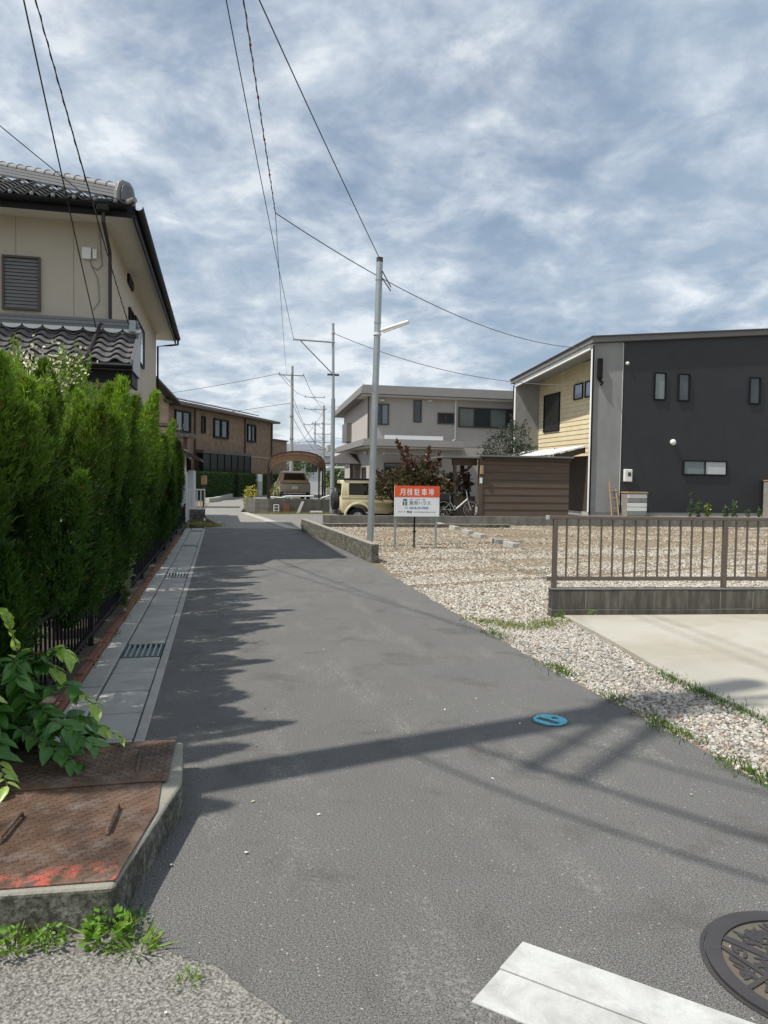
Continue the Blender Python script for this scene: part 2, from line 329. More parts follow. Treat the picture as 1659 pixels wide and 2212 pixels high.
# ------------------------------------------------------------------ helpers
ORG = {}                      # object name -> world origin its mesh coordinates are relative to
def org(o): return ORG.get(o.name, Vector((0, 0, 0))) if o is not None else Vector((0, 0, 0))
def tag(o, label=None, cat=None, group=None, kind=None):
    if label: o['label'] = label
    if cat: o['category'] = cat
    if group: o['group'] = group
    if kind: o['kind'] = kind
    return o
def thing(name, label, cat, loc=(0, 0, 0), group=None):
    o = bpy.data.objects.new(name, None); col.objects.link(o); o.location = loc; o.empty_display_size = .2
    ORG[o.name] = Vector(loc)
    return tag(o, label, cat, group)
class MB:
    def __init__(s): s.v = []; s.f = []
    def add(s, vs, fs):
        n = len(s.v); s.v += [tuple(map(float, p)) for p in vs]; s.f += [tuple(i+n for i in f) for f in fs]; return s
    def box(s, x0, x1, y0, y1, z0, z1):
        return s.add([(x0, y0, z0), (x1, y0, z0), (x1, y1, z0), (x0, y1, z0), (x0, y0, z1), (x1, y0, z1), (x1, y1, z1), (x0, y1, z1)],
                     [(0, 3, 2, 1), (4, 5, 6, 7), (0, 1, 5, 4), (1, 2, 6, 5), (2, 3, 7, 6), (3, 0, 4, 7)])
    def prism(s, pts, vec):
        """polygon pts (3-D, planar) swept by vec"""
        n = len(pts); vec = Vector(vec); a = [Vector(p) for p in pts]; b = [p + vec for p in a]
        nrm = Vector((0, 0, 0))
        for i in range(n): nrm += a[i].cross(a[(i+1) % n])
        flip = nrm.dot(vec) > 0
        fs = [tuple(range(n)), tuple(range(2*n-1, n-1, -1))] + [(i, i+n, (i+1) % n + n, (i+1) % n) for i in range(n)]
        if flip: fs = [tuple(reversed(f)) for f in fs]
        return s.add([*a, *b], fs)
    def flat(s, pts, z0, z1): return s.prism([(x, y, z0) for x, y in pts], (0, 0, z1-z0))
    def tube(s, p0, p1, r0, r1=None, n=8, caps=True):
        r1 = r0 if r1 is None else r1
        p0, p1 = Vector(p0), Vector(p1); d = (p1-p0).normalized()
        a = d.orthogonal().normalized(); b = d.cross(a)
        vs = []
        for p, r in ((p0, r0), (p1, r1)):
            for i in range(n):
                t = 2*math.pi*i/n; vs.append(p + (a*math.cos(t) + b*math.sin(t))*r)
        fs = [(i, (i+1) % n, (i+1) % n + n, i+n) for i in range(n)]
        if caps: fs += [tuple(range(n-1, -1, -1)), tuple(range(n, 2*n))]
        return s.add(vs, fs)
    def path(s, pts, r, n=6):
        pts = [Vector(p) for p in pts]; vs = []; m = len(pts); a = None
        for k, p in enumerate(pts):
            d = (pts[min(k+1, m-1)] - pts[max(k-1, 0)]).normalized()
            if a is None: a = d.orthogonal().normalized()
            a = (a - d*a.dot(d)).normalized(); b = d.cross(a); rr = r[k] if isinstance(r, (list, tuple)) else r
            for i in range(n):
                t = 2*math.pi*i/n; vs.append(p + (a*math.cos(t) + b*math.sin(t))*rr)
        fs = [(k*n+i, k*n+(i+1) % n, (k+1)*n+(i+1) % n, (k+1)*n+i) for k in range(m-1) for i in range(n)]
        fs += [tuple(range(n-1, -1, -1)), tuple(range((m-1)*n, m*n))]
        return s.add(vs, fs)
    def lathe(s, c, axis, prof, n=24):
        """prof: (distance along axis, radius)"""
        c = Vector(c); d = Vector(axis).normalized(); a = d.orthogonal().normalized(); b = d.cross(a); vs = []
        for h, r in prof:
            for i in range(n):
                t = 2*math.pi*i/n; vs.append(c + d*h + (a*math.cos(t)+b*math.sin(t))*r)
        m = len(prof)
        fs = [(k*n+i, k*n+(i+1) % n, (k+1)*n+(i+1) % n, (k+1)*n+i) for k in range(m-1) for i in range(n)]
        fs += [tuple(range(n-1, -1, -1)), tuple(range((m-1)*n, m*n))]
        return s.add(vs, fs)
    def loft(s, rings):
        n = len(rings[0]); vs = [p for r in rings for p in r]; m = len(rings)
        fs = [(k*n+i, k*n+(i+1) % n, (k+1)*n+(i+1) % n, (k+1)*n+i) for k in range(m-1) for i in range(n)]
        fs += [tuple(range(n-1, -1, -1)), tuple(range((m-1)*n, m*n))]
        return s.add(vs, fs)
    def build(s, name, mat, parent=None, bevel=0., smooth=False, seg=2, origin=None):
        me = bpy.data.meshes.new(name); o0 = org(parent) if origin is None else Vector(origin)
        me.from_pydata([(x-o0.x, y-o0.y, z-o0.z) for x, y, z in s.v], [], s.f)
        bm = bmesh.new(); bm.from_mesh(me); bmesh.ops.recalc_face_normals(bm, faces=bm.faces)
        if bevel: bmesh.ops.bevel(bm, geom=bm.edges[:], offset=bevel, segments=seg, affect='EDGES', profile=.5, clamp_overlap=True)
        bm.to_mesh(me); bm.free()
        me.materials.append(MATS[mat])
        if smooth:
            me.polygons.foreach_set('use_smooth', [True]*len(me.polygons))
            me.set_sharp_from_angle(angle=R(40)) if hasattr(me, 'set_sharp_from_angle') else None
        o = bpy.data.objects.new(name, me); col.objects.link(o)
        if parent is not None: o.parent = parent; ORG[o.name] = o0
        elif origin is not None: o.location = origin; ORG[o.name] = o0
        return o
def box(name, mat, parent, x0, x1, y0, y1, z0, z1, bevel=0., smooth=False):
    return MB().box(x0, x1, y0, y1, z0, z1).build(name, mat, parent, bevel, smooth)
def struct(o): o['kind'] = 'structure'; return o
def inst(proto_mesh, name, parent, loc, rot=(0, 0, 0), scale=(1, 1, 1)):
    """another object of a shared mesh; loc in world coordinates (parents are never rotated unless noted)"""
    o = bpy.data.objects.new(name, proto_mesh); col.objects.link(o)
    if parent is not None: o.parent = parent
    o.location = Vector(loc) - org(parent); o.rotation_euler = rot; o.scale = scale
    ORG[o.name] = Vector(loc)
    return o
def protomesh(mb, mat, bevel=0., name='piece', smooth=False):
    o = mb.build(name, mat, None, bevel, smooth); me = o.data; bpy.data.objects.remove(o); return me
def npmesh(name, V, Fc, mat, tint=None, parent=None, smooth=False):
    V = np.asarray(V, np.float32).reshape(-1, 3); Fc = np.asarray(Fc, np.int32); k = Fc.shape[1]; m = len(Fc)
    o0 = org(parent)
    V = V - np.array(o0, np.float32)
    me = bpy.data.meshes.new(name); me.vertices.add(len(V)); me.vertices.foreach_set('co', V.ravel())
    me.loops.add(m*k); me.loops.foreach_set('vertex_index', Fc.ravel())
    me.polygons.add(m); me.polygons.foreach_set('loop_start', np.arange(0, m*k, k, dtype=np.int32))
    me.update(calc_edges=True)
    if smooth: me.polygons.foreach_set('use_smooth', np.ones(m, bool))
    else: me.polygons.foreach_set('use_smooth', np.zeros(m, bool))
    if tint is not None:
        a = me.attributes.new('tint', 'FLOAT_COLOR', 'POINT'); t = np.ones((len(V), 4), np.float32); t[:, :3] = tint; a.data.foreach_set('color', t.ravel())
    me.materials.append(MATS[mat]); me.validate()
    o = bpy.data.objects.new(name, me); col.objects.link(o)
    if parent is not None: o.parent = parent; ORG[o.name] = o0
    return o
def hsvj(c, n, v=.25, h=.08):
    """n jittered copies of a colour"""
    c = np.array(c); k = 1 + v*rng.uniform(-1, 1, (n, 1)); d = 1 + h*rng.uniform(-1, 1, (n, 3)); return np.clip(c*k*d, 0, 1)
def leaves(P, Dv, L, W, tint, flat=None):
    """n kite-shaped leaves: base points P, directions Dv, lengths L, widths W -> V, F, T"""
    n = len(P); Dv = Dv/np.linalg.norm(Dv, axis=1, keepdims=True)
    r = rng.normal(size=(n, 3)) if flat is None else flat
    S = np.cross(Dv, r); S /= np.linalg.norm(S, axis=1, keepdims=True)+1e-9
    L = L[:, None]; W = W[:, None]
    V = np.stack([P, P+Dv*L*.45+S*W*.5, P+Dv*L, P+Dv*L*.45-S*W*.5], 1).reshape(-1, 3)
    return V, np.arange(4*n).reshape(n, 4), np.repeat(tint, 4, 0)
def needles(P, Dv, L, W, tint):
    n = len(P); Dv = Dv/np.linalg.norm(Dv, axis=1, keepdims=True); S = np.cross(Dv, rng.normal(size=(n, 3))); S /= np.linalg.norm(S, axis=1, keepdims=True)+1e-9
    W = W[:, None]*.5; V = np.stack([P-S*W, P+S*W, P+Dv*L[:, None]], 1).reshape(-1, 3)
    return V, np.arange(3*n).reshape(n, 3), np.repeat(tint, 3, 0)
def pane_window(parent, axis, c0, c1, z0, z1, at, out, frame='black_metal', pane='window_glass', fw_=.05, dep=.05, splits=(), name='window', sill=False):
    """a framed window on a wall. axis 'x': runs along X at Y=at; 'y': along Y at X=at. out: +1/-1 outward"""
    f = MB(); a0, a1 = sorted((at, at + out*dep))
    def bx(m, u0, u1, w0, w1, d0, d1): return m.box(u0, u1, d0, d1, w0, w1) if axis == 'x' else m.box(d0, d1, u0, u1, w0, w1)
    bx(f, c0-fw_, c1+fw_, z0-fw_, z0, a0, a1); bx(f, c0-fw_, c1+fw_, z1, z1+fw_, a0, a1)
    bx(f, c0-fw_, c0, z0, z1, a0, a1); bx(f, c1, c1+fw_, z0, z1, a0, a1)
    w = f.build(name, frame, parent)
    edges = [c0, *splits, c1]
    for i in range(len(edges)-1):
        p0, p1 = sorted((at+out*.004, at+out*(.014+.012*(i % 2))))
        pm = pane if isinstance(pane, str) else pane[i % len(pane)]
        bx(MB(), edges[i]+.002, edges[i+1]-.002, z0+.002, z1-.002, p0, p1).build('pane', pm, w)
        if i:
            bx(MB(), edges[i]-fw_*.45, edges[i]+fw_*.45, z0+.001, z1-.001, min(at+out*.028, at+out*dep*.9), max(at+out*.028, at+out*dep*.9)).build('mullion', frame, w)
    if sill: bx(MB(), c0-fw_-.04, c1+fw_+.04, z0-fw_-.035, z0-fw_-.002, min(at, at+out*.09), max(at, at+out*.09)).build('sill', frame, w)
    return w
def text_mesh(name, txt, size, mat, parent, loc, width=None, bold=0.):
    """lettering on the plane facing -Y; loc = lower left corner"""
    cu = bpy.data.curves.new(name, 'FONT'); cu.body = txt; cu.size = size; cu.extrude = .0008; cu.offset = bold
    o = bpy.data.objects.new(name, cu); col.objects.link(o); bpy.context.view_layer.update()
    me = bpy.data.meshes.new_from_object(o.evaluated_get(bpy.context.evaluated_depsgraph_get()))
    bpy.data.objects.remove(o); bpy.data.curves.remove(cu)
    n = len(me.vertices)
    if n == 0: return None
    V = np.empty(n*3, np.float32); me.vertices.foreach_get('co', V); V = V.reshape(-1, 3)
    lo, hi = V.min(0), V.max(0); sx = (width/(hi[0]-lo[0])) if width else 1.
    o0 = org(parent); W = np.empty_like(V)
    W[:, 0] = (V[:, 0]-lo[0])*sx + loc[0]-o0.x; W[:, 2] = V[:, 1]-lo[1] + loc[2]-o0.z; W[:, 1] = loc[1]-o0.y - (V[:, 2]-lo[2])
    me.vertices.foreach_set('co', W.ravel()); me.name = name; me.materials.clear(); me.materials.append(MATS[mat]); me.update()
    o = bpy.data.objects.new(name, me); col.objects.link(o); o.parent = parent; ORG[o.name] = o0
    return o
# ------------------------------------------------------------------ ground, road, lot
XK, XB, XR = -.41, -.96, 2.62           # kerb edge, brick edge, right edge of the road
def sheet(name, pts, z0, z1, mat): return struct(MB().flat(pts, z0, z1).build(name, mat))
g = MB(); s = 900.
g.add([(-s, -s, -.24), (s, -s, -.24), (s, s, -.24), (-s, s, -.24)], [(0, 1, 2, 3)]); struct(g.build('ground', 'terrain'))
RE = [(XR+.03, -6), (2.69, 3.1), (2.66, 4.0), (2.6, 5.3), (2.6, 7.1), (2.62, 9.7), (2.63, 13.07), (2.5, 17), (2.28, 21.2), (1.98, 22.0)]
_b = [(-.2, 2.43), (-.1, 2.33), (.0, 2.27), (.1, 2.12), (.2, 2.0), (.27, 1.86), (.36, 1.6)]
BND = []
for (xa, ya), (xb, yb) in zip(_b[:-1], _b[1:]):
    for q in range(7): BND.append((xa+(xb-xa)*q/7+random.uniform(-.006, .006), ya+(yb-ya)*q/7+random.uniform(-.006, .006)))
BND.append((.36, 1.6))
sheet('road', [(XK, 22.42), (XK, 2.52), *BND, (.36, -6)] + RE, -.23, 0., 'asphalt')
sheet('pavement', [(-7, -6), (.357, -6)] + [(x+.05, y+.05) for x, y in reversed(BND)] + [(XK+.05, 2.56), (-7, 2.56)], -.23, -.003, 'old_asphalt')
sheet('lane', [(XK, 22.425), (.05, 23.4), (-.45, 27.5), (-.7, 33.4), (-.6, 44.5), (.9, 55), (4.2, 66), (14, 92), (26, 120), (31, 120), (18, 90), (8, 66), (3.4, 55), (1.75, 47), (1.3, 39.4), (.85, 32.4), (1.6, 25.), (1.93, 22.1)], -.23, -.004, 'lane_surface')
sheet('lane_edging', [(1.6, 25.02), (1.935, 22.12), (2.3, 21.75), (1.95, 25.1), (1.15, 32.4), (.86, 32.4)], -.23, .012, 'apron_concrete')
sheet('gravel_track', [(1.955, 25.1), (2.31, 21.72), (3.3, 21.9), (3.3, 24.3), (5.0, 26.5), (5.0, 31.6), (1.3, 31.6), (1.155, 32.4)], -.23, -.006, 'stony_ground')
sheet('parking_lot', [(XR+.04, -6), (2.694, 3.1), (2.664, 4.0), (2.604, 5.3), (2.604, 7.1), (2.624, 9.7), (2.634, 13.05), (2.56, 17), (2.36, 21.2), (2.5, 24.4), (24, 22.3), (24, -6)], -.23, -.008, 'soil')
sheet('apron', [(3.43, -6), (3.4, 3.99), (3.41, 5.09), (3.6, 6.4), (3.72, 7.52), (12, 6.6), (12, -6)], -.2, .03, 'apron_concrete')
sheet('yard', [(-12, 2.6), (XB-.06, 2.6), (XB-.06, 24.2), (-12, 24.2)], -.23, .06, 'garden_soil')
sheet('raised_yard', [(7.2, 24.0), (30, 22.0), (30, 36), (10.5, 36), (10.5, 27.4), (8.0, 27.4), (8.0, 25.9), (7.2, 25.9)], -.23, .2, 'stony_ground')
sheet('far_verge', [(-20, 25), (-1.1, 25), (-.72, 33.4), (-.62, 44.5), (.88, 55), (4.1, 66.2), (10, 83), (-20, 90)], -.23, -.02, 'soil')

# ------------------------------------------------------------------ gutter along the left edge
gut = struct(MB().box(XB-.05, XK-.062, 3.87, 22.3, -.2, -.075).build('drainage_gutter', 'garden_soil'))
LID0, LID1 = -.80, -.475
def bevbox(x0, x1, y0, y1, z0, z1, mat, b=.006): return protomesh(MB().box(x0, x1, y0, y1, z0, z1), mat, b)
lid = bevbox(-(LID1-LID0)/2+.004, (LID1-LID0)/2-.004, .009, .491, -.074, 0., 'lid_concrete', .008)
kerb = bevbox(XK-.06, XK, .003, 1.997, -.19, .004, 'kerb_concrete', .006)
strip = bevbox(XB, LID0-.008, .006, 1.494, -.06, .012, 'kerb_concrete', .008)
def grate_at(y):
    g = MB(); x0, x1 = LID0+.006, LID1-.006
    for a, b in ((y+.01, y+.022), (y+.478, y+.49)): g.box(x0, x1, a, b, -.055, -.002)
    g.box(x0, x0+.008, y+.022, y+.478, -.055, -.002); g.box(x1-.008, x1, y+.022, y+.478, -.055, -.002)
    o = g.build('grate', 'grate_steel', gut)
    MB().box(x0+.008, x1-.008, y+.022, y+.478, -.052, -.03).build('tray', 'grate_steel', o)
    bar = protomesh(MB().box(-.006, .006, .022, .478, -.03, -.001), 'grate_edge')
    n = 7
    for i in range(n): inst(bar, 'bar', o, (x0 + (i+.5)*(x1-x0)/n, y, 0))
y = 3.88; k = 0
GR = {5, 15, 25, 34}
while y < 22.2:
    if k in GR: grate_at(y)
    else: inst(lid, 'lid', gut, ((LID0+LID1)/2, y, rng.uniform(-.004, .003)), (rng.uniform(-.004, .004), 0, rng.uniform(-.004, .004)))
    y += .5; k += 1
for i in range(9): inst(kerb, 'kerbstone', gut, (0, 3.88+2*i+.1, 0), (0, 0, 0))
for i in range(12): inst(strip, 'edge_slab', gut, (0, 3.88+1.5*i+.1, rng.uniform(-.004, .004)))
# brick edging under the black fence
bw = thing('brick_edging', 'single row of orange bricks edging the bed below the black fence', 'brick edging', (XB-.03, 4.4, 0))
for i in range(68):
    inst(protomesh(MB().box(-.03, .03, .004, .212, -.05, .045), 'brick_orange', .006, 'brick') if i == 0 else bmesh_brick, 'brick', bw,
         (XB-.032+rng.uniform(-.004, .004), 4.4+.216*i, rng.uniform(-.012, .008)), (0, 0, rng.uniform(-.02, .02)))
    if i == 0: bmesh_brick = bw.children[0].data

# ------------------------------------------------------------------ low walls
def wall_poly(name, label, pts, h, t, mat, cat='low wall'):
    """wall following a polyline (left side of travel gets the thickness)"""
    o = None; m = MB()
    P = [Vector((x, y, 0)) for x, y in pts]; off = []
    for i in range(len(P)):
        d0 = (P[i]-P[i-1]).normalized() if i else (P[1]-P[0]).normalized()
        d1 = (P[i+1]-P[i]).normalized() if i < len(P)-1 else d0
        n0 = Vector((-d0.y, d0.x, 0)); n1 = Vector((-d1.y, d1.x, 0)); nn = (n0+n1).normalized()
        off.append(P[i] + nn*t/max(.3, nn.dot(n0)))
    m.flat([(p.x, p.y) for p in P] + [(p.x, p.y) for p in reversed(off)], -.2, h)
    o = m.build(name, mat, None, .012); return tag(o, label, cat)
wall_poly('low_wall', 'low mossy concrete wall between the asphalt road and the gravel lot', [(2.28, 21.25), (2.66, 13.0)], .34, .14, 'mossy_concrete')
wall_poly('low_wall', 'weathered concrete ledge at the foot of the block wall by the ivory off-roader', [(9.2, 22.55), (2.44, 22.9)], .11, -.12, 'mossy_concrete')
def block_wall(name, label, p0, p1, courses, blk, hgt, th, mat, z0=0., coping=None, bl=.4):
    p0 = Vector((*p0, 0)); p1 = Vector((*p1, 0)); d = p1-p0; n = int(d.length/bl); a = math.atan2(d.y, d.x)
    t = thing(name, label, 'block wall', (p0.x, p0.y, 0)); t.rotation_euler.z = a
    core = MB().box(0.004, n*bl-.004, .003, th-.003, -.2, z0+courses*hgt-.006).build('mortar_core', 'mortar', None); core.parent = t
    me = protomesh(MB().box(.004, bl-.004, 0, th, .003, hgt-.003), mat, .005, blk)
    hm = protomesh(MB().box(.004, bl/2-.004, 0, th, .003, hgt-.003), mat, .005, blk)
    def put(m, x, z):
        o = bpy.data.objects.new(blk, m); col.objects.link(o); o.parent = t; o.location = (x, rng.uniform(-.002, .002), z)
    for c in range(courses):
        if c % 2:
            put(hm, 0, z0+c*hgt); put(hm, n*bl-bl/2, z0+c*hgt)
            for i in range(n-1): put(me, bl/2+i*bl, z0+c*hgt)
        else:
            for i in range(n): put(me, i*bl, z0+c*hgt)
    if coping:
        o = MB().box(-.01, n*bl+.01, -.012, th+.012, z0+courses*hgt, z0+courses*hgt+coping).build('coping', 'grey_block', None, .006); o.parent = t
    return t, n*bl, a
FW, FWL, FWA = block_wall('block_wall', 'dark stained concrete block wall carrying the brown railing', (3.62, 7.62), (9.05, 7.03), 1, 'block', .22, .12, 'dark_block', .075, .0)
o = MB().box(0., FWL, -.006, .13, -.2, .073).build('footing', 'dark_block', None, .004); o.parent = FW
o = MB().box(-.004, FWL, -.004, .124, .2955, .312).build('cap', 'grey_block', None, .004); o.parent = FW
block_wall('block_wall', 'long grey block wall at the back of the gravel lot, below the brown shed', (3.3, 24.15), (22, 22.45), 2, 'block', .155, .15, 'grey_block', 0., .0)
# ------------------------------------------------------------------ railing on the dark block wall (local frame of the wall)
rl = bpy.data.objects.new('metal_railing', None); col.objects.link(rl); rl.location = FW.location; rl.rotation_euler.z = FWA
tag(rl, 'brown metal railing with thin upright bars standing on the dark block wall', 'railing')
def rp(m, name, mat, b=.003):
    o = m.build(name, mat, None, b); o.parent = rl; return o
rp(MB().box(-.03, FWL, .035, .085, 1.085, 1.125), 'top_rail', 'bronze_metal', .008)
rp(MB().box(-.04, FWL, .045, .075, .395, .44), 'bottom_rail', 'bronze_metal')
rp(MB().box(-.06, -.03, .033, .087, 1.083, 1.127), 'rail_end', 'plastic_grey')
pm = protomesh(MB().box(-.025, .025, .035, .085, .3, 1.084), 'bronze_metal', .004); bm_ = protomesh(MB().box(-.0085, .0085, .051, .069, .441, 1.084), 'bronze_metal')
for i, x in enumerate((.045, 2.065, 4.085)):
    o = bpy.data.objects.new('post', pm); col.objects.link(o); o.parent = rl; o.location = (x, 0, 0)
    for j in range(1, 15):
        xx = x + j*2.02/15
        if xx > FWL-.05: break
        b = bpy.data.objects.new('bar', bm_); col.objects.link(b); b.parent = rl; b.location = (xx, 0, 0)

# ------------------------------------------------------------------ pebbles of the gravel lot
PH = (1+5**.5)/2
ICO = np.array([(-1, PH, 0), (1, PH, 0), (-1, -PH, 0), (1, -PH, 0), (0, -1, PH), (0, 1, PH), (0, -1, -PH), (0, 1, -PH), (PH, 0, -1), (PH, 0, 1), (-PH, 0, -1), (-PH, 0, 1)])/1.9
ICF = np.array([(0, 11, 5), (0, 5, 1), (0, 1, 7), (0, 7, 10), (0, 10, 11), (1, 5, 9), (5, 11, 4), (11, 10, 2), (10, 7, 6), (7, 1, 8), (3, 9, 4), (3, 4, 2), (3, 2, 6), (3, 6, 8), (3, 8, 9), (4, 9, 5), (2, 4, 11), (6, 2, 10), (8, 6, 7), (9, 8, 1)])
OCT = np.array([(1, 0, 0), (-1, 0, 0), (0, 1, 0), (0, -1, 0), (0, 0, 1), (0, 0, -1)], float)
OCF = np.array([(0, 2, 4), (2, 1, 4), (1, 3, 4), (3, 0, 4), (2, 0, 5), (1, 2, 5), (3, 1, 5), (0, 3, 5)])
PAL = np.array([(.62, .60, .56), (.55, .51, .45), (.47, .40, .31), (.38, .36, .33), (.29, .28, .27), (.68, .66, .62), (.44, .33, .24), (.17, .165, .16)]); PW = np.array([.22, .2, .14, .14, .1, .12, .05, .03])
def pebbles(P, size, base, faces, zlift):
    n = len(P); k = len(base)
    S = size[:, None]*np.stack([rng.uniform(.75, 1.35, n), rng.uniform(.6, 1., n), rng.uniform(.4, .75, n)], 1)*.5
    a = rng.uniform(0, 2*np.pi, n); ca, sa = np.cos(a), np.sin(a)
    V = base[None]*(1+rng.uniform(-.25, .25, (n, k, 3)))*S[:, None]
    tl = rng.uniform(-.35, .35, (n, 2)); V[:, :, 2] += V[:, :, 0]*tl[:, :1] + V[:, :, 1]*tl[:, 1:]
    x = V[:, :, 0]*ca[:, None] - V[:, :, 1]*sa[:, None]; y = V[:, :, 0]*sa[:, None] + V[:, :, 1]*ca[:, None]
    V = np.stack([x+P[:, :1], y+P[:, 1:2], V[:, :, 2] + (P[:, 2]+S[:, 2]*zlift)[:, None]], 2)
    Fc = (faces[None] + (np.arange(n)*k)[:, None, None]).reshape(-1, 3)
    T = np.repeat(hsvj((1, 1, 1), n, .18, .03)*PAL[rng.choice(len(PAL), n, p=PW/PW.sum())], k, 0)
    return V.reshape(-1, 3), Fc, T
def inframe(P, m=60):
    q = P - O; z = q@fw; x = CX + F*(q@rt)/z; y = CY - F*(q@up)/z
    return (z > .5) & (x > -m) & (x < 1659+m) & (y < 2212+m)
def rut(P):
    """bare tyre tracks and trodden soil in the lot"""
    x, y = P[:, 0], P[:, 1]
    t = np.abs(y - (10.05 + .28*(x-2.7))) < .13
    t |= np.abs(y - (11.35 + .36*(x-2.7))) < .13
    t |= (np.abs(y - (13.2 + .1*(x-5.5))) < .18) & (x > 5)
    return t
from mathutils import noise as mnoise
def patch(P, s): return np.array([mnoise.noise((p[0]*s, p[1]*s*1.6, 3.3)) for p in P])
parts = []
def scatter(poly_fn, bx, n, smin, smax, base, faces, keep=None, z=-.008, zl=.55, tone=(1, 1, 1)):
    P = np.stack([rng.uniform(bx[0], bx[1], n), rng.uniform(bx[2], bx[3], n), np.full(n, z)], 1)
    P = P[poly_fn(P) & inframe(P)]
    if keep is not None: P = P[keep(P)]
    v_, f_, t_ = pebbles(P, rng.uniform(smin, smax, len(P)), base, faces, zl); parts.append((v_, f_, t_*np.array(tone)))
ex = np.array([r[1] for r in RE]); ev = np.array([r[0] for r in RE])
def right_of_road(P): return P[:, 0] > np.interp(P[:, 1], ex, ev) + .01 + .02*np.sin(P[:, 1]*9)
def off_apron(P): return P[:, 0] < np.interp(P[:, 1], [3.99, 5.09, 6.4, 7.52], [3.39, 3.4, 3.59, 3.7])
fence_y = lambda x: 7.62 - .1087*(x-3.62)
scatter(lambda P: right_of_road(P) & off_apron(P), (2.55, 3.75, 2.9, 7.55), 21000, .014, .033, ICO, ICF, tone=(.8, .795, .78))
lotf = lambda P: right_of_road(P) & (P[:, 1] > np.where(P[:, 0] > 3.6, fence_y(P[:, 0])+.12, 7.4))
scatter(lotf, (2.55, 8.6, 7.4, 11), 30000, .02, .044, ICO, ICF, lambda P: (~rut(P) | (rng.random(len(P)) < .12)), tone=(.84, .825, .79))
def lot2(P): return lotf(P) & (P[:, 0] > np.interp(P[:, 1], [11, 13.05, 21.2, 24], [2.64, 2.8, 2.5, 2.6]) + .02) & (P[:, 1] < 24.1-.09*(P[:, 0]-3.3))
scatter(lot2, (2.55, 14, 11, 15.5), 40000, .026, .052, OCT, OCF, lambda P: (rng.random(len(P)) < np.where(rut(P), .1, np.clip(.7+1.6*patch(P, .7), .12, 1))), tone=(.79, .77, .715))
scatter(lot2, (2.55, 19, 15.5, 24.2), 52000, .03, .06, OCT, OCF, lambda P: (rng.random(len(P)) < np.clip(np.where(P[:, 0] < 6.2, .85, .42)+1.3*patch(P, .55), .06, 1)), tone=(.72, .67, .58))
V = np.concatenate([p[0] for p in parts]); T = np.concatenate([p[2] for p in parts]); offs = np.cumsum([0]+[len(p[0]) for p in parts[:-1]])
tag(npmesh('gravel', V, np.concatenate([p[1]+o for p, o in zip(parts, offs)]), 'pebbles', T), 'loose pale gravel covering the parking lot and the roadside strip', 'gravel', kind='stuff')
# a few stray stones on the road and lids
pr = []
for i in range(46):
    x, yy = (rng.uniform(-.35, 2.5), rng.uniform(1.4, 7)) if i < 34 else (rng.uniform(-.8, -.4), rng.uniform(4, 12))
    pr.append((x, yy, .002))
a, b_, c_ = pebbles(np.array(pr), rng.uniform(.006, .02, len(pr)), ICO, ICF, .7)
tag(npmesh('grit', a, b_, 'pebbles', c_*1.1), 'scattered pale grit lying on the asphalt road', 'grit', kind='stuff')

# ------------------------------------------------------------------ painted marking, covers
mk = MB(); mark = None
A = Vector((.97, 2.19)); du = Vector((.48, -.46)).normalized(); dv = Vector((-.26, -.23)).normalized()
def quadpts(u0, u1, v0, v1): return [(A.x+du.x*u+dv.x*v, A.y+du.y*u+dv.y*v) for u, v in ((u0, v0), (u1, v0), (u1, v1), (u0, v1))]
mark = thing('road_marking', 'broad white painted road marking with a seam along it', 'road marking', (A.x, A.y, 0))
MB().flat(quadpts(0, 1.6, 0, .163), .001, .005).build('paint_strip', 'white_paint', mark)
MB().flat(quadpts(.004, 1.6, .17, .345), .001, .005).build('paint_strip', 'white_paint', mark)
def disc(c, r, z0, z1, n=64): return [(c[0]+r*math.cos(2*math.pi*i/n), c[1]+r*math.sin(2*math.pi*i/n)) for i in range(n)]
mc = (1.79, 1.885)
mh = thing('manhole_cover', 'large cast iron manhole cover with raised leaf pattern beside white marking', 'manhole cover', (*mc, 0))
def ringmesh(c, r0, r1, z0, z1, n=72):
    m = MB(); vs = []
    for r, z in ((r0, z0), (r0, z1), (r1, z1), (r1, z0)):
        vs += [(c[0]+r*math.cos(2*math.pi*i/n), c[1]+r*math.sin(2*math.pi*i/n), z) for i in range(n)]
    fs = [(k*n+i, k*n+(i+1) % n, ((k+1) % 4)*n+(i+1) % n, ((k+1) % 4)*n+i) for k in range(4) for i in range(n)]
    return m.add(vs, fs)
ringmesh(mc, .303, .316, -.02, .004).build('frame', 'cast_iron', mh, smooth=False)
ringmesh(mc, .252, .300, -.01, .010).build('rim', 'cast_iron', mh)
MB().flat(disc(mc, .251, 0, 0), .0005, .0025).build('plate', 'iron_recess', mh)
rr = random.Random(5)
BARS = [(R(-58), -.03, .014), (R(-75), -.15, .008), (R(20), .05, .008)]
for bi, (a0, off, hw) in enumerate(BARS):
    d = Vector((math.cos(a0), math.sin(a0))); nrm = Vector((-d.y, d.x)); hl = math.sqrt(.25**2-off**2); c = Vector(mc)+nrm*off
    MB().flat([(c.x+d.x*u+nrm.x*w, c.y+d.y*u+nrm.y*w) for u, w in ((-hl, -hw), (hl, -hw), (hl, hw), (-hl, hw))], .001, .0082+.0003*bi).build('raised_bar', 'cast_iron', mh)
lf = MB()
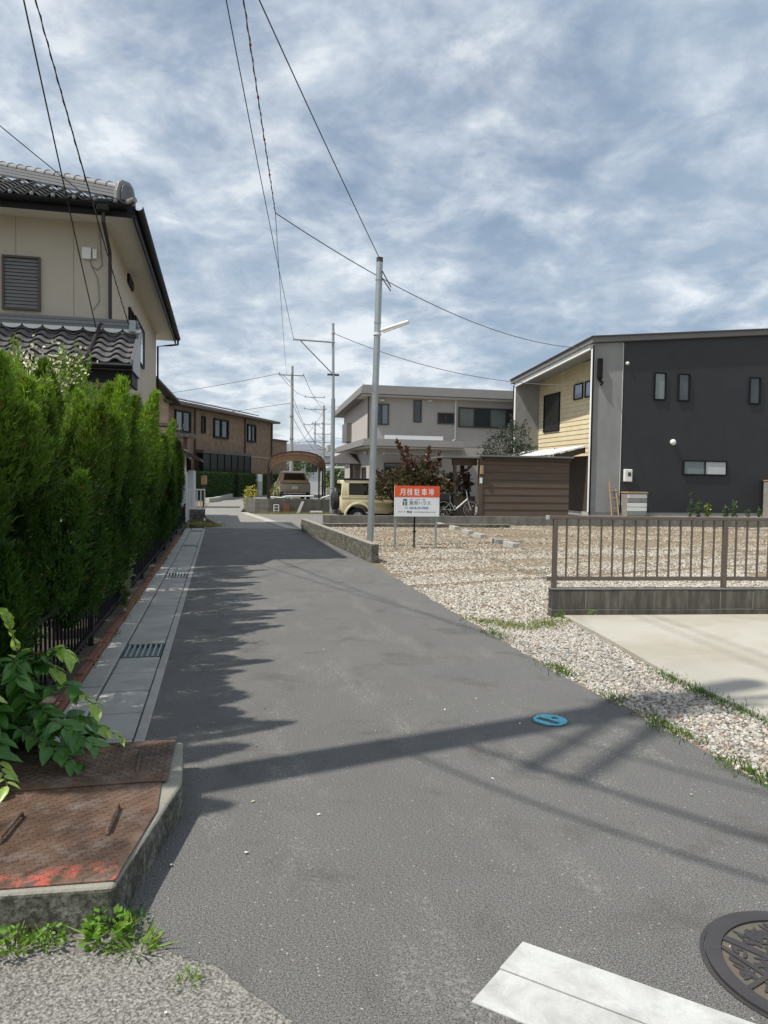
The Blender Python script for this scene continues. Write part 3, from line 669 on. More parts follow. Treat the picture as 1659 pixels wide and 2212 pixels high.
for i in range(520):
    a0 = rr.uniform(0, 6.28); r0 = .238*math.sqrt(rr.random()); x, yy = mc[0]+r0*math.cos(a0), mc[1]+r0*math.sin(a0); t = rr.uniform(0, 3.14); l, w = rr.uniform(.012, .026), rr.uniform(.0045, .009)
    if math.hypot(x-mc[0], yy-mc[1]) > .232-l*.5: continue
    if any(abs((x-mc[0])*-math.sin(q[0])+(yy-mc[1])*math.cos(q[0])-q[1]) < q[2]+.006 for q in BARS): continue
    pts = [(x+l*math.cos(k)*math.cos(t)-w*math.sin(k)*math.sin(t), yy+l*math.cos(k)*math.sin(t)+w*math.sin(k)*math.cos(t)) for k in [2*math.pi*q/8 for q in range(8)]]
    lf.flat(pts, .0012, .0055+.0024*rr.random())
lo = lf.build('raised_leaves', 'cast_iron', mh); lo['kind'] = 'stuff'
bc = (2.035, 4.26); vt = thing('valve_cover', 'small round bright blue painted valve cover in the asphalt', 'valve cover', (*bc, 0))
ringmesh(bc, .108, .12, -.02, .003, 40).build('frame', 'cast_iron', vt)
MB().flat(disc(bc, .107, 0, 0, 40), .0008, .003).build('base', 'cast_iron', vt)
cv = []
rb = .104; ang = R(-58); cs, sn = math.cos(ang), math.sin(ang)
def seg_poly(lo_, hi_, n=22):
    a0, a1 = math.asin(lo_/rb), math.asin(hi_/rb); p = []
    for i in range(n+1): t = a0+(a1-a0)*i/n; p.append((rb*math.cos(t), rb*math.sin(t)))
    for i in range(n+1): t = a1+(a0-a1)*i/n; p.append((-rb*math.cos(t), rb*math.sin(t)))
    return [(bc[0]+x*cs-yy*sn, bc[1]+x*sn+yy*cs) for x, yy in p]
MB().flat(seg_poly(.0, rb*.999), .001, .0075).build('painted_half', 'blue_paint', vt)
MB().flat(seg_poly(-rb*.92, -.052), .001, .0075).build('painted_rim', 'blue_paint', vt)
for e in (-1, 1):
    q = [(e*.078, -.052), (e*.095, -.045), (e*.103, .0), (e*.078, .0)]
    MB().flat([(bc[0]+x*cs-yy*sn, bc[1]+x*sn+yy*cs) for x, yy in q], .001, .0074).build('painted_bridge', 'blue_paint', vt)
MB().flat([(bc[0]+x*cs-yy*sn, bc[1]+x*sn+yy*cs) for x, yy in [(.022*math.cos(k*.5), .05+.022*math.sin(k*.5)) for k in range(12)]], .0076, .0084).build('key_hole', 'cast_iron', vt)

# ------------------------------------------------------------------ slab with rusty plates (left foreground)
SZ = .16
sl = thing('concrete_slab', 'raised concrete slab with mossy sides at the road corner, carrying rusty plates', 'concrete slab', (-.9, 3.1, 0))
MB().flat([(-1.8, 3.86), (-.175, 3.86), (-.155, 3.34), (-.335, 2.515), (-.66, 2.535), (-1.8, 2.6)], -.2, SZ-.012).build('slab', 'slab_concrete', sl, .018, False, 3)
def plate(name, label, pts, z0, th, lugseed, poly):
    t = thing(name, label, 'steel plate', (pts[0][0], pts[0][1], z0))
    MB().flat(pts, z0, z0+th).build('sheet', 'rusted_steel', t, .002)
    lugs = MB(); rr = random.Random(lugseed); step = .036
    xs = [p[0] for p in pts]; ys = [p[1] for p in pts]
    def ins(x, y):
        c = False; n = len(pts)
        for i in range(n):
            (xa, ya), (xb, yb) = pts[i], pts[i-1]
            if (ya > y) != (yb > y) and x < (xb-xa)*(y-ya)/(yb-ya)+xa: c = not c
        return c
    i = 0; x = max(min(xs), -1.05)
    while x < max(xs):
        yy = min(ys); j = 0
        while yy < max(ys):
            if ins(x, yy) and ins(x+.02, yy+.02) and ins(x-.02, yy-.02) and ins(x+.02, yy-.015):
                t_ = R(28) if (i+j) % 2 else R(-62); l, w = .0145, .004
                c, s_ = math.cos(t_), math.sin(t_)
                top = [(x+u*c-v*s_, yy+u*s_+v*c, z0+th+.0024) for u, v in ((-l*.8, 0), (0, w*.5), (l*.8, 0), (0, -w*.5))]
                bot = [(x+u*c-v*s_, yy+u*s_+v*c, z0+th-.0004) for u, v in ((-l, 0), (0, w), (l, 0), (0, -w))]
                lugs.add(top+bot, [(0, 3, 2, 1), (0, 1, 5, 4), (1, 2, 6, 5), (2, 3, 7, 6), (3, 0, 4, 7)])
            yy += step*.72; j += 1
        x += step*.72; i += 1
    o = lugs.build('tread_pattern', 'rusted_steel', t); o['kind'] = 'stuff'
    return t
p1 = plate('steel_plate', 'rusty chequered steel plate with traces of red paint at its front edge', [(-1.7, 3.36), (-.245, 3.355), (-.24, 3.06), (-.335, 2.545), (-.69, 2.56), (-1.7, 2.62)], SZ-.011, .007, 1, None)
p2 = plate('steel_plate', 'dark rusty steel plate lapped over the back of the slab under the leafy shrub', [(-1.7, 3.9), (-.212, 3.85), (-.222, 3.335), (-.32, 3.342), (-1.7, 3.34)], SZ-.0035, .007, 2, None)
for t, a, b in ((p1, (-.395, 3.09), (-.405, 2.88)), (p1, (-.752, 3.08), (-.775, 2.88)), (p2, (-.368, 3.67), (-.36, 3.47))):
    z = SZ+.008; m = MB(); m.path([(a[0], a[1]+.01, z-.01), (a[0], a[1], z+.008), (b[0], b[1], z+.008), (b[0], b[1]-.01, z-.01)], .0075, 8); m.build('handle', 'rusted_steel', t, smooth=True)
# crack seams beside the slab: thin tufts follow them (see plants)
# ------------------------------------------------------------------ house on the left (hip roof, tiled)
HX, HY = -1.9, 13.5
lh = thing('tiled_house', 'two storey beige stucco house with grey tiled hip roof behind the conifer hedge', 'house', (HX, HY, 0))
w = MB().box(-9, HX, HY, 23.4, 0, 5.84).build('wall', 'beige_stucco', lh)
for x in (-3.33, -2.43): MB().box(x-.005, x+.005, HY-.003, HY+.01, 4.1, 5.83).build('panel_joint', 'wall_joint', w)
MB().box(HX-.1, HX+.004, HY-.004, HY+.1, 3.2, 5.83).build('corner_trim', 'beige_stucco', w)
EX, EY, EZ, SL = -1.38, 12.9, 5.9, .45        # eave corner, eave height, roof slope
XM = -5.3; RISE = (EX-XM)*SL
roof = MB(); YB = 24.5
rv = [(EX, EY, EZ), (2*XM-EX, EY, EZ), (2*XM-EX, YB, EZ), (EX, YB, EZ), (XM, EY+(EX-XM), EZ+RISE), (XM, YB-(EX-XM), EZ+RISE)]
roof.add(rv, [(0, 4, 1), (0, 3, 5, 4), (1, 4, 5, 2), (2, 5, 3), (0, 1, 2, 3)])
rf = roof.build('roof', 'kawara', lh)
MB().flat([(EX-.02, EY+.02), (2*XM-EX, EY+.02), (2*XM-EX, YB-.02), (EX-.02, YB-.02)], EZ-.13, EZ-.085).build('soffit', 'soffit_white', lh)
fa = MB(); fa.box(2*XM-EX, EX, EY, EY+.03, EZ-.19, EZ-.004); fa.box(EX-.03, EX, EY+.03, YB, EZ-.24, EZ-.004); fa.build('fascia', 'black_metal', lh)
def half_gutter(p0, p1, r, name, parent, mat='black_metal'):
    p0, p1 = Vector(p0), Vector(p1); d = (p1-p0).normalized(); sx = Vector((d.y, -d.x, 0)); m = MB(); ring = []
    for p in (p0, p1):
        ring.append([p + sx*r*math.cos(t) + Vector((0, 0, 1))*r*math.sin(t) for t in [math.pi+math.pi*i/8 for i in range(9)]] +
                    [p + sx*(r-.008)*math.cos(t) + Vector((0, 0, 1))*(r-.008)*math.sin(t) for t in [2*math.pi-math.pi*i/8 for i in range(9)]])
    m.loft(ring); return m.build(name, mat, parent, smooth=False)
half_gutter((2*XM-EX, EY-.06, EZ-.02), (EX-.12, EY-.06, EZ-.02), .075, 'rain_gutter', lh)
half_gutter((EX+.06, EY-.06, EZ-.02), (EX+.06, YB, EZ-.05), .075, 'rain_gutter', lh)
# wave tiles on the visible part of the front slope, each its own piece
TW, TL = .315, .25
def wave(u): return .042*math.sin(2*math.pi*u) * (1.0 if u < .5 else .72)
def tile_mesh(w, l, sl, lip=.042):
    m = MB(); n = 10; top = []; c = math.cos(math.atan(sl)); s_ = math.sin(math.atan(sl))
    for k, (a, h) in enumerate(((0, lip+.012), (l*1.12, .004))):
        top.append([(u/n*w*1.02, a*c - (h+wave(u/n))*s_*0, a*s_ + h + wave(u/n)) for u in range(n+1)])
    fr = [(u/n*w*1.02, .006, wave(u/n)+lip+.012-.017) for u in range(n+1)]
    vs = top[0]+top[1]+fr; N1 = n+1
    fs = [(i, i+1, N1+i+1, N1+i) for i in range(n)] + [(2*N1+i, 2*N1+i+1, i+1, i) for i in range(n)]
    return m.add(vs, fs)
tm = protomesh(tile_mesh(TW, TL, SL), 'kawara', name='tile', smooth=False)
for i in range(9):
    x = EX-.06-TW*(i+1); dmax = (EX - (x+TW*.4)) 
    j = 0
    while True:
        yy = EY-.03 + j*TL*math.cos(math.atan(SL))
        if yy-EY > dmax-.1 or j > 9: break
        inst(tm, 'tile', rf, (x, yy, EZ+.012+(yy-EY)*SL), (0, 0, 0)); j += 1
# round eave caps
cap = protomesh(MB().lathe((0, 0, 0), (0, -1, 0), [(-.02, .03), (.01, .033), (.014, .02), (.016, .01)], 14), 'kawara', name='eave_cap')
for i in range(9): inst(cap, 'eave_cap', rf, (EX-.06-TW*(i+1)+TW*.25, EY-.03, EZ+.04))
# hip ridge: stacked flat tiles and a row of round ridge tiles, end tile at the corner
hipd = Vector((-1, 1, SL)).normalized(); P0 = Vector((EX-.22, EY+.22, EZ+.10+.06))
side = Vector((1, 1, 0)).normalized()
hr = MB()
for k in range(3):
    hw = .13-.015*k; z = .055*k
    hr.prism([tuple(P0+side*a+Vector((0, 0, z+b))) for a, b in ((-hw, 0), (hw, 0), (hw, .045), (-hw, .045))], hipd*5)
hr.build('hip_ridge_stack', 'kawara_edge', rf)
rt_ = MB()
for t in [math.pi*i/8 for i in range(9)]: pass
ring = lambda s_: [tuple(P0+hipd*s_+side*.1*math.cos(math.pi*i/8)+Vector((0, 0, .165+.085*math.sin(math.pi*i/8)))) for i in range(9)]
bump_ = lambda s_: [tuple(P0+hipd*s_+side*.115*math.cos(math.pi*i/8)+Vector((0, 0, .165+.1*math.sin(math.pi*i/8)))) for i in range(9)]
for k in range(15):
    MB().loft([bump_(k*.3), ring(k*.3+.05), ring(k*.3+.3)]).build('ridge_tile', 'kawara_edge', rf)
oc = P0 - hipd*.03
on = MB(); pts = [(-.2, -.08), (.2, -.08), (.19, .1), (.15, .24), (.08, .31), (-.08, .31), (-.15, .24), (-.19, .1)]
on.prism([tuple(oc+side*a+Vector((0, 0, b))) for a, b in pts], -hipd*.07); on.build('ridge_end_tile', 'kawara_edge', rf, .012)
on = MB(); on.prism([tuple(oc-hipd*.075+side*a*.62+Vector((0, 0, .04+b*.7))) for a, b in pts], -hipd*.03); on.build('ridge_end_boss', 'kawara', rf, .008)
MB().path([P0+hipd*-.06+Vector((0, 0, -.04)), P0-hipd*.2+Vector((0, 0, -.02)), P0-hipd*.32+Vector((0, 0, .04))], [.06, .06, .05], 10).build('corner_tile', 'kawara_edge', rf, smooth=True)
# window with louvred shutter
ww = pane_window(lh, 'x', -3.5, -2.98, 4.26, 5.08, HY, -1, 'brown_frame', 'window_glass', .035, .05, name='window')
lm = protomesh(MB().add([(-.26, 0, 0), (.26, 0, 0), (.26, -.018, -.05), (-.26, -.018, -.05), (-.26, .006, 0), (.26, .006, 0), (.26, -.012, -.05), (-.26, -.012, -.05)], [(0, 1, 2, 3), (7, 6, 5, 4), (0, 4, 5, 1), (2, 6, 7, 3), (1, 5, 6, 2), (0, 3, 7, 4)]), 'fascia_grey', name='slat')
for i in range(14): inst(lm, 'slat', ww, (-3.24, HY-.018, 5.07-i*.058))
# boxes on the wall, downpipes
for a, b, z0, z1 in ((-2.29, -2.145, 5.14, 5.33), (-2.12, -2.055, 5.15, 5.31)):
    b_ = box('junction_box', 'plastic_white', lh, a, b, HY-.07, HY, z0, z1, .006)
MB().path([(-2.16, HY-.02, 5.14), (-2.14, HY-.02, 5.03), (-2.05, HY-.02, 4.98), (-1.97, HY-.02, 5.06), (-1.99, HY-.02, 5.3), (-2.03, HY-.02, 5.75)], .007).build('wall_cable', 'cable_grey', lh)
MB().path([(-2.14, HY-.015, 5.03), (-2.05, HY-.015, 4.86), (-2.03, HY-.015, 4.7), (-2.02, HY-.015, 4.45), (-2.12, HY-.015, 4.3)], .005).build('wall_cable', 'cable_grey', lh)
dp = MB(); dp.box(-1.96, -1.76, EY-.13, EY+.03, EZ-.16, EZ+.04); dp.build('gutter_hopper', 'black_metal', lh, .02)
MB().path([(-1.86, EY-.06, EZ-.14), (-1.86, EY-.06, EZ-.3), (-1.84, HY-.1, EZ-.62), (-1.84, HY-.06, EZ-.7), (-1.84, HY-.06, 4.14), (-1.87, HY-.07, 4.07), (-1.98, HY-.12, 4.05), (-2.0, HY-.16, 3.98), (-2.06, 12.6, 3.42), (-2.12, 12.42, 3.3), (-2.12, 12.42, 3.0)], .032, 10).build('downpipe', 'dark_bronze', lh, smooth=True)
MB().path([(EX+.06, YB-.1, EZ-.1), (EX+.06, YB-.1, EZ-.25), (EX-.1, 23.6, EZ-.42), (HX+.05, 23.42, EZ-.5), (HX+.05, 23.42, 0.1)], .03, 8).build('downpipe', 'black_metal', lh, smooth=True)
# road side: vent, windows
box('wall_vent', 'black_metal', lh, HX, HX+.05, 16.3, 17.1, 5.5, 5.68)
pane_window(lh, 'y', 16.55, 17.15, 4.3, 5.0, HX, 1, 'black_metal', 'window_glass', .04, .05)
pane_window(lh, 'y', 17.6, 19.45, 4.2, 5.05, HX, 1, 'black_metal', ('window_glass', 'window_pale'), .04, .05, (18.5,))
# lower pent roof over the ground floor
LX, LY, LZ, LSL = -1.36, 12.42, 3.27, .62
lr = MB(); lr.prism([(LX, LY, LZ), (LX, HY, LZ+(HY-LY)*LSL), (LX, HY, LZ-.1), (LX, LY, LZ-.1)], (-6, 0, 0)); lro = lr.build('pent_roof', 'kawara', lh)
fb = MB(); fb.box(LX-6, LX-.02, LY+.06, LY+.1, LZ-.3, LZ-.102); fb.box(LX-.08, LX-.04, LY+.1, HY, LZ-.3, LZ-.102); fb.build('pent_fascia', 'black_metal', lh)
box('pent_soffit', 'soffit_white', lh, LX-6, LX-.085, LY+.105, HY, LZ-.28, LZ-.24)
tm2 = protomesh(tile_mesh(TW, .22, LSL), 'kawara', name='tile')
cth = math.cos(math.atan(LSL))
for i in range(8):
    for j in range(6):
        yy = LY-.03+j*.22*cth
        inst(tm2, 'tile', lro, (LX-.03-TW*(i+1), yy, LZ+.01+(yy-LY)*LSL))
# stacked ridge against the wall with white plaster below it
nz = LZ+(HY-LY)*LSL
for k in range(3): box('ridge_course', 'kawara_edge' if k % 2 else 'kawara', lro, LX-6, LX+.01-.02*k, HY-.16+.025*k, HY, nz+.035+k*.06, nz+.09+k*.06, .008)
pl = protomesh(MB().prism([(.25*math.cos(t)*.5*TW/.265, 0, -.07*math.sin(t)) for t in [math.pi*i/8 for i in range(9)]], (0, .06, 0)), 'plaster_white', name='plaster')
for i in range(8): inst(pl, 'plaster', lro, (LX-.03-TW*(i+.25), HY-.175, nz+.04))
MB().prism([(LX+.012, LY-.04, LZ-.02), (LX+.012, HY, nz-.0), (LX+.012, HY, nz+.09), (LX+.012, LY-.04, LZ+.06)], (-.05, 0, 0)).build('verge_tile', 'kawara', lro, .012)
box('ridge_stop', 'galvanised', lro, LX-.16, LX-.05, HY-.24, HY-.17, nz-.02, nz+.19, .02)
half_gutter((LX-6, LY-.07, LZ-.04), (LX, LY-.07, LZ-.04), .055, 'pent_gutter', lh)
box('ground_floor_wall', 'beige_stucco', lh, -8, HX-.01, HY-.15, HY-.003, 0, 2.95)
MB().path([(HX+.02, 15.2, 3.3), (HX+.06, 15.3, 3.2), (HX+.1, 15.5, 2.9), (HX+.1, 15.3, 2.65), (HX+.08, 15.0, 2.6), (HX+.06, 14.7, 2.75), (HX+.06, 14.2, 2.9)], .012).build('hanging_cable', 'cable', lh)

# ------------------------------------------------------------------ black bar fence behind the bricks
FX = -1.06; bf = thing('bar_fence', 'black metal fence of thin upright bars under the conifer hedge', 'fence', (FX, 4.4, 0))
for z in (.16, .6): box('rail', 'black_metal', bf, FX-.015, FX+.015, 4.4, 24.0, z, z+.03)
bar = protomesh(MB().box(-.007, .007, -.007, .007, .12, .6), 'black_metal', name='bar')
for i in range(162): inst(bar, 'bar', bf, (FX, 4.45+i*.12, 0))
fp = protomesh(MB().box(-.022, .022, -.022, .022, 0., .68), 'black_metal', .004, name='post')
for i in range(10): inst(fp, 'post', bf, (FX-.002, 4.5+i*2.1, 0))
msh = box('dark_mesh_sheet', 'black_metal', bf, FX-.035, FX-.03, 15.5, 24.0, .1, .58)

# ------------------------------------------------------------------ conifers of the hedge
def conifer_arrays(seed, h, rad, dens=1., zmin=.05):
    g = np.random.default_rng(seed); Ps, Ds, Ls, Ws, Ts = [], [], [], [], []
    nl = 36
    for i in range(nl):
        a = g.uniform(0, 2*np.pi); zb = h*(.04 + .66*((i+.5)/nl)) + g.uniform(-.1, .1)
        env = np.interp(zb/h, [0, .12, .45, .75, 1.], [.75, .95, 1., .95, .8])
        r0 = rad*env*g.uniform(.55, .95); ll = min(g.uniform(.5, 1.), h*1.02-zb) if i < nl*.5 else h*g.uniform(.8, 1.03)-zb; lr_ = g.uniform(.12, .2)
        c0 = np.array([r0*np.cos(a), r0*np.sin(a)*1.45, max(zmin, zb-.12)])
        ax = np.array([.12*np.cos(a)+g.normal(0, .07), .12*np.sin(a)+g.normal(0, .07), 1.]); ax /= np.linalg.norm(ax)
        n = int(dens*210*ll/.65); t = g.random(n)**.8; az = g.uniform(0, 2*np.pi, n)
        prof = np.sin(np.pi*np.clip(t*.9+.1, 0, 1))**.7*(1-.35*t)
        rd = lr_*prof*np.sqrt(g.uniform(.35, 1.05, n))
        u = np.cross(ax, [1, .2, 0]); u /= np.linalg.norm(u); v = np.cross(ax, u)
        radial = np.cos(az)[:, None]*u + np.sin(az)[:, None]*v
        p = c0 + ax*(t*ll)[:, None] + radial*rd[:, None]
        d = ax*.9 + radial*.75 + g.normal(0, .32, (n, 3)); d[:, 2] += .25
        tone = g.uniform(.45, 1.55)
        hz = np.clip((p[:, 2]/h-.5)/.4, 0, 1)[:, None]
        # sunlit top and shaded foot of the hedge painted into the needle colour
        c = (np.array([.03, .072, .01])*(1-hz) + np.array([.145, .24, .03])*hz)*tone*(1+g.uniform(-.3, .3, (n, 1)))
        dead = g.random(n) < .012; c[dead] = (.22, .13, .05)
        for _ in range(3):
            Ps.append(p + g.normal(0, .012, (n, 3))); Ds.append(d + g.normal(0, .3, (n, 3))); Ls.append(g.uniform(.03, .062, n)); Ws.append(g.uniform(.009, .016, n)); Ts.append(c)
    for i in range(70):             # leggy shoots standing out of the top
        a = g.uniform(0, 2*np.pi); r0 = rad*g.uniform(0, .95); c0 = np.array([r0*np.cos(a), r0*np.sin(a), h*(g.uniform(.78, .97)-.25*(r0/rad)**2)]); ll = g.uniform(.12, .34); n = 70
        t = g.random(n); bend = np.array([g.normal(.06, .12), g.normal(0, .12), 1.])
        p = c0 + bend*(t*ll)[:, None] + g.normal(0, .012, (n, 3)); d = np.tile(bend, (n, 1)) + g.normal(0, .4, (n, 3)); d[:, 2] = np.abs(d[:, 2])
        Ps.append(p); Ds.append(d); Ls.append(g.uniform(.025, .055, n)*(1.1-.5*t)); Ws.append(g.uniform(.007, .012, n)); Ts.append(np.array([.17, .27, .038])*(1+g.uniform(-.25, .25, (n, 1))))
    return needles(np.concatenate(Ps), np.concatenate(Ds), np.concatenate(Ls), np.concatenate(Ws), np.concatenate(Ts))
HC = [(-2.0, 3.8, 3.0, .52, 13), (-1.5, 4.8, 2.25, .5, 1), (-1.44, 5.85, 2.25, .49, 2), (-1.4, 6.9, 2.4, .48, 3), (-1.42, 8.0, 2.6, .48, 4), (-1.4, 9.1, 2.45, .48, 5), (-1.4, 10.2, 2.42, .5, 6), (-1.4, 11.4, 2.44, .5, 7),
      (-1.4, 12.6, 2.4, .52, 8), (-1.38, 13.85, 2.3, .55, 9), (-1.38, 15.1, 2.3, .55, 10), (-1.38, 16.3, 2.25, .55, 11), (-1.4, 17.4, 2.2, .52, 12)]
for x, y, h, r, sd_ in HC:
    lab = 'feathery green conifer in the tall hedge, %s from its slab end' % ['', '', 'second', 'third', 'fourth', 'fifth', 'sixth', 'seventh', 'eighth', 'ninth', 'tenth', 'eleventh', '', ''][sd_]
    if sd_ == 13: lab = 'conifer of the hedge standing next to the near utility pole'
    if sd_ == 1: lab = 'tall conifer at the slab end of the hedge, behind the broad leaved shrub'
    if sd_ == 12: lab = 'conifer closing the far end of the hedge beside the dark mesh fence'
    t = thing('hedge_conifer', lab, 'conifer', (x, y, .05), 'conifers of the roadside hedge')
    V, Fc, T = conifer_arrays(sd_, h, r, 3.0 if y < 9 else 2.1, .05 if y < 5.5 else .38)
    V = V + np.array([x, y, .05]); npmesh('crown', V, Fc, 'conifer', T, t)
    tr = MB(); tr.path([(x, y, 0), (x+.02, y-.01, h*.4), (x-.01, y+.02, h*.9)], [.055, .04, .012], 8)
    for k in range(7):
        a = k*2.4; z = h*(.15+.09*k); tr.path([(x, y, z), (x+.18*math.cos(a), y+.18*math.sin(a), z+.16), (x+.3*math.cos(a), y+.3*math.sin(a), z+.42)], [.02, .014, .006], 5)
    tr.build('trunk', 'bark', t)
# creeper on the fence below the hedge, pale flowering climber and wisps on top of it
def leafy(name, label, cat, base, n, spread, L, W, c, c2, stems=4, updir=.6, group=None, mat='foliage', droop=0.):
    g = rng; t = thing(name, label, cat, base, group); P, D, T = [], [], []
    st = MB(); B = Vector(base)
    for s_ in range(stems):
        e = B + Vector((g.uniform(-1, 1)*spread[0], g.uniform(-1, 1)*spread[1], spread[2]*g.uniform(.7, 1.))); mid = (B+e)/2 + Vector((g.uniform(-.1, .1)*spread[0], g.uniform(-.1, .1)*spread[1], .08*spread[2]))
        st.path([B, mid, e], [max(.003, .012*spread[2]), .006*spread[2]+.002, .002], 5)
        m = n//stems; u = g.uniform(.12, 1.05, m)[:, None]
        q = (1-u)**2*np.array(B)+2*u*(1-u)*np.array(mid)+u*u*np.array(e)
        P.append(q + g.normal(0, .07, (m, 3))*np.array(spread)*(.6+u)); d = g.normal(0, .7, (m, 3)); d[:, 2] += updir-droop*u[:, 0]; D.append(d)
        T.append(np.array(c)+(np.array(c2)-np.array(c))*np.clip(u*1.1+g.normal(0, .25, (m, 1)), 0, 1))
    P = np.concatenate(P); D = np.concatenate(D); T = np.concatenate(T)*(1+g.uniform(-.25, .25, (len(P), 1)))
    V, Fc, TT = leaves(P, D, g.uniform(L*.6, L*1.2, len(P)), g.uniform(W*.6, W*1.2, len(P)), T)
    npmesh('leaves', V, Fc, mat, TT, t); st.build('stem', 'bark', t)
    return t
leafy('climber', 'pale leaved creeper hanging on the black fence below the hedge', 'climber', (-.98, 8.2, .05), 150, (.06, .35, .55), .085, .045, (.06, .1, .03), (.2, .24, .12), 5)
leafy('flowering_climber', 'climber with small white flowers on top of the hedge below the tiled pent roof', 'climber', (-1.35, 6.4, 2.05), 420, (.28, .5, .45), .035, .028, (.3, .34, .18), (.75, .74, .62), 9)
leafy('tall_weed', 'thin yellowish weed stalks rising above the hedge before the beige wall', 'weed', (-1.2, 12.8, 2.1), 160, (.22, .7, .75), .05, .014, (.25, .2, .08), (.4, .38, .16), 9)
leafy('tall_weed', 'long pale grass stalks leaning out of the far end of the hedge', 'weed', (-1.15, 17.2, 1.9), 150, (.42, .5, .75), .07, .016, (.3, .28, .12), (.5, .5, .25), 8)

# ------------------------------------------------------------------ broad-leaved shrub hanging over the slab
def leafshape(l, w, fold=.18, teeth=6):
    m = MB(); top = []; n = 7
    for k in range(n+1):
        u = k/n; hw = w*.5*math.sin(math.pi*min(1, u**.75))*(1-.15*u) + (0.0016 if 0 < k < n and k % 2 else 0); zc = -.16*l*u*u
        top.append([(-hw, u*l, zc+hw*fold*2), (0, u*l, zc), (hw, u*l, zc+hw*fold*2)])
    vs = [p for r in top for p in r]; fs = []
    for k in range(n): fs += [(3*k, 3*k+1, 3*k+4, 3*k+3), (3*k+1, 3*k+2, 3*k+5, 3*k+4)]
    return m.add(vs, fs)
LD = [protomesh(leafshape(.1, .056), 'leaf_dark', name='leaf', smooth=True), protomesh(leafshape(.085, .044), 'leaf_dark', name='leaf', smooth=True)]
LLm = [protomesh(leafshape(.09, .045), 'leaf_lime', name='leaf', smooth=True), protomesh(leafshape(.055, .024), 'leaf_lime', name='leaf', smooth=True)]
sb = thing('broadleaf_shrub', 'broad leaved shrub with lime young shoots hanging over the rusty plates', 'shrub', (-1.02, 4.1, 0))
br = MB(); rr = random.Random(11)
BR = [[(-1.02, 4.1, .05), (-1.0, 4.02, .35), (-.98, 3.98, .6), (-1.03, 3.95, .8)], [(-1.02, 4.1, .1), (-.9, 3.95, .42), (-.72, 3.85, .47), (-.58, 3.8, .36)],
      [(-1.02, 4.1, .1), (-.85, 3.9, .3), (-.66, 3.85, .3), (-.47, 3.82, .2)], [(-1.02, 4.08, .08), (-.95, 3.8, .3), (-.8, 3.6, .28), (-.62, 3.5, .2)],
      [(-1.02, 4.08, .08), (-1.0, 3.7, .32), (-.95, 3.45, .3), (-.86, 3.3, .2)], [(-1.02, 4.1, .2), (-1.1, 3.85, .5), (-1.08, 3.65, .55), (-.98, 3.5, .5)],
      [(-1.02, 4.1, .3), (-1.15, 3.95, .55), (-1.2, 3.9, .7), (-1.2, 3.85, .82)], [(-1., 4.05, .35), (-.85, 3.95, .6), (-.78, 3.92, .64), (-.7, 3.9, .58)],
      [(-1.02, 4.08, .1), (-1.12, 3.6, .32), (-1.1, 3.35, .28), (-1.02, 3.2, .2)], [(-1.02, 4.1, .2), (-.95, 4.0, .5), (-.87, 3.98, .56), (-.78, 3.95, .5)],
      [(-1.0, 4.08, .1), (-.82, 3.75, .34), (-.7, 3.62, .34), (-.56, 3.55, .26)], [(-1.1, 4.1, .3), (-1.22, 3.9, .46), (-1.2, 3.7, .48), (-1.1, 3.55, .42)]]
for q in range(16):
    ex_, ey_, ez_ = rr.uniform(-1.2, -.62), rr.uniform(3.45, 4.0), rr.uniform(.22, .72)
    ez_ = min(ez_, .9-.75*(ex_+1.2)/.6)
    BR.append([(-1.04+rr.uniform(-.06, .06), 4.1, .08), (-1.02*.5+ex_*.5, 4.08*.5+ey_*.5, ez_*.7+.06), (ex_*.75-.26, ey_*.75+1.02, ez_+.04), (ex_, ey_, ez_-.04)])
for bi, b in enumerate(BR):
    b = [Vector(p) for p in b]; br.path(b, [.009, .006, .004, .002], 6)
    nlv = 26
    for k in range(nlv):
        u = .22+.78*(k/(nlv-1)); f = u*3; i0 = min(2, int(f)); p = b[i0].lerp(b[i0+1], f-i0); d = (b[i0+1]-b[i0]).normalized()
        side_ = d.cross(Vector((0, 0, 1))).normalized()*(1 if k % 2 else -1)
        dirv = (d*rr.uniform(.3, .8)+side_*rr.uniform(.5, 1.)+Vector((rr.uniform(-.2, .2), rr.uniform(-.2, .2), rr.uniform(-.35, .2)))).normalized()
        young = u > .78 and bi in (0, 1, 2, 4, 5, 6, 7, 9) or (bi in (0, 5, 6, 7) and u > .45)
        me = rr.choice(LLm if young else LD)
        o = inst(me, 'leaf', sb, p)
        yv = dirv; zv = (Vector((rr.uniform(-.45, .45), rr.uniform(-.6, .1), 1))).normalized(); xv = yv.cross(zv).normalized(); zv = xv.cross(yv)
        sc_ = rr.uniform(.75, 1.2); o.rotation_euler = Matrix((xv, yv, zv)).transposed().to_euler(); o.scale = (sc_,)*3
br.build('branches', 'bark', sb)

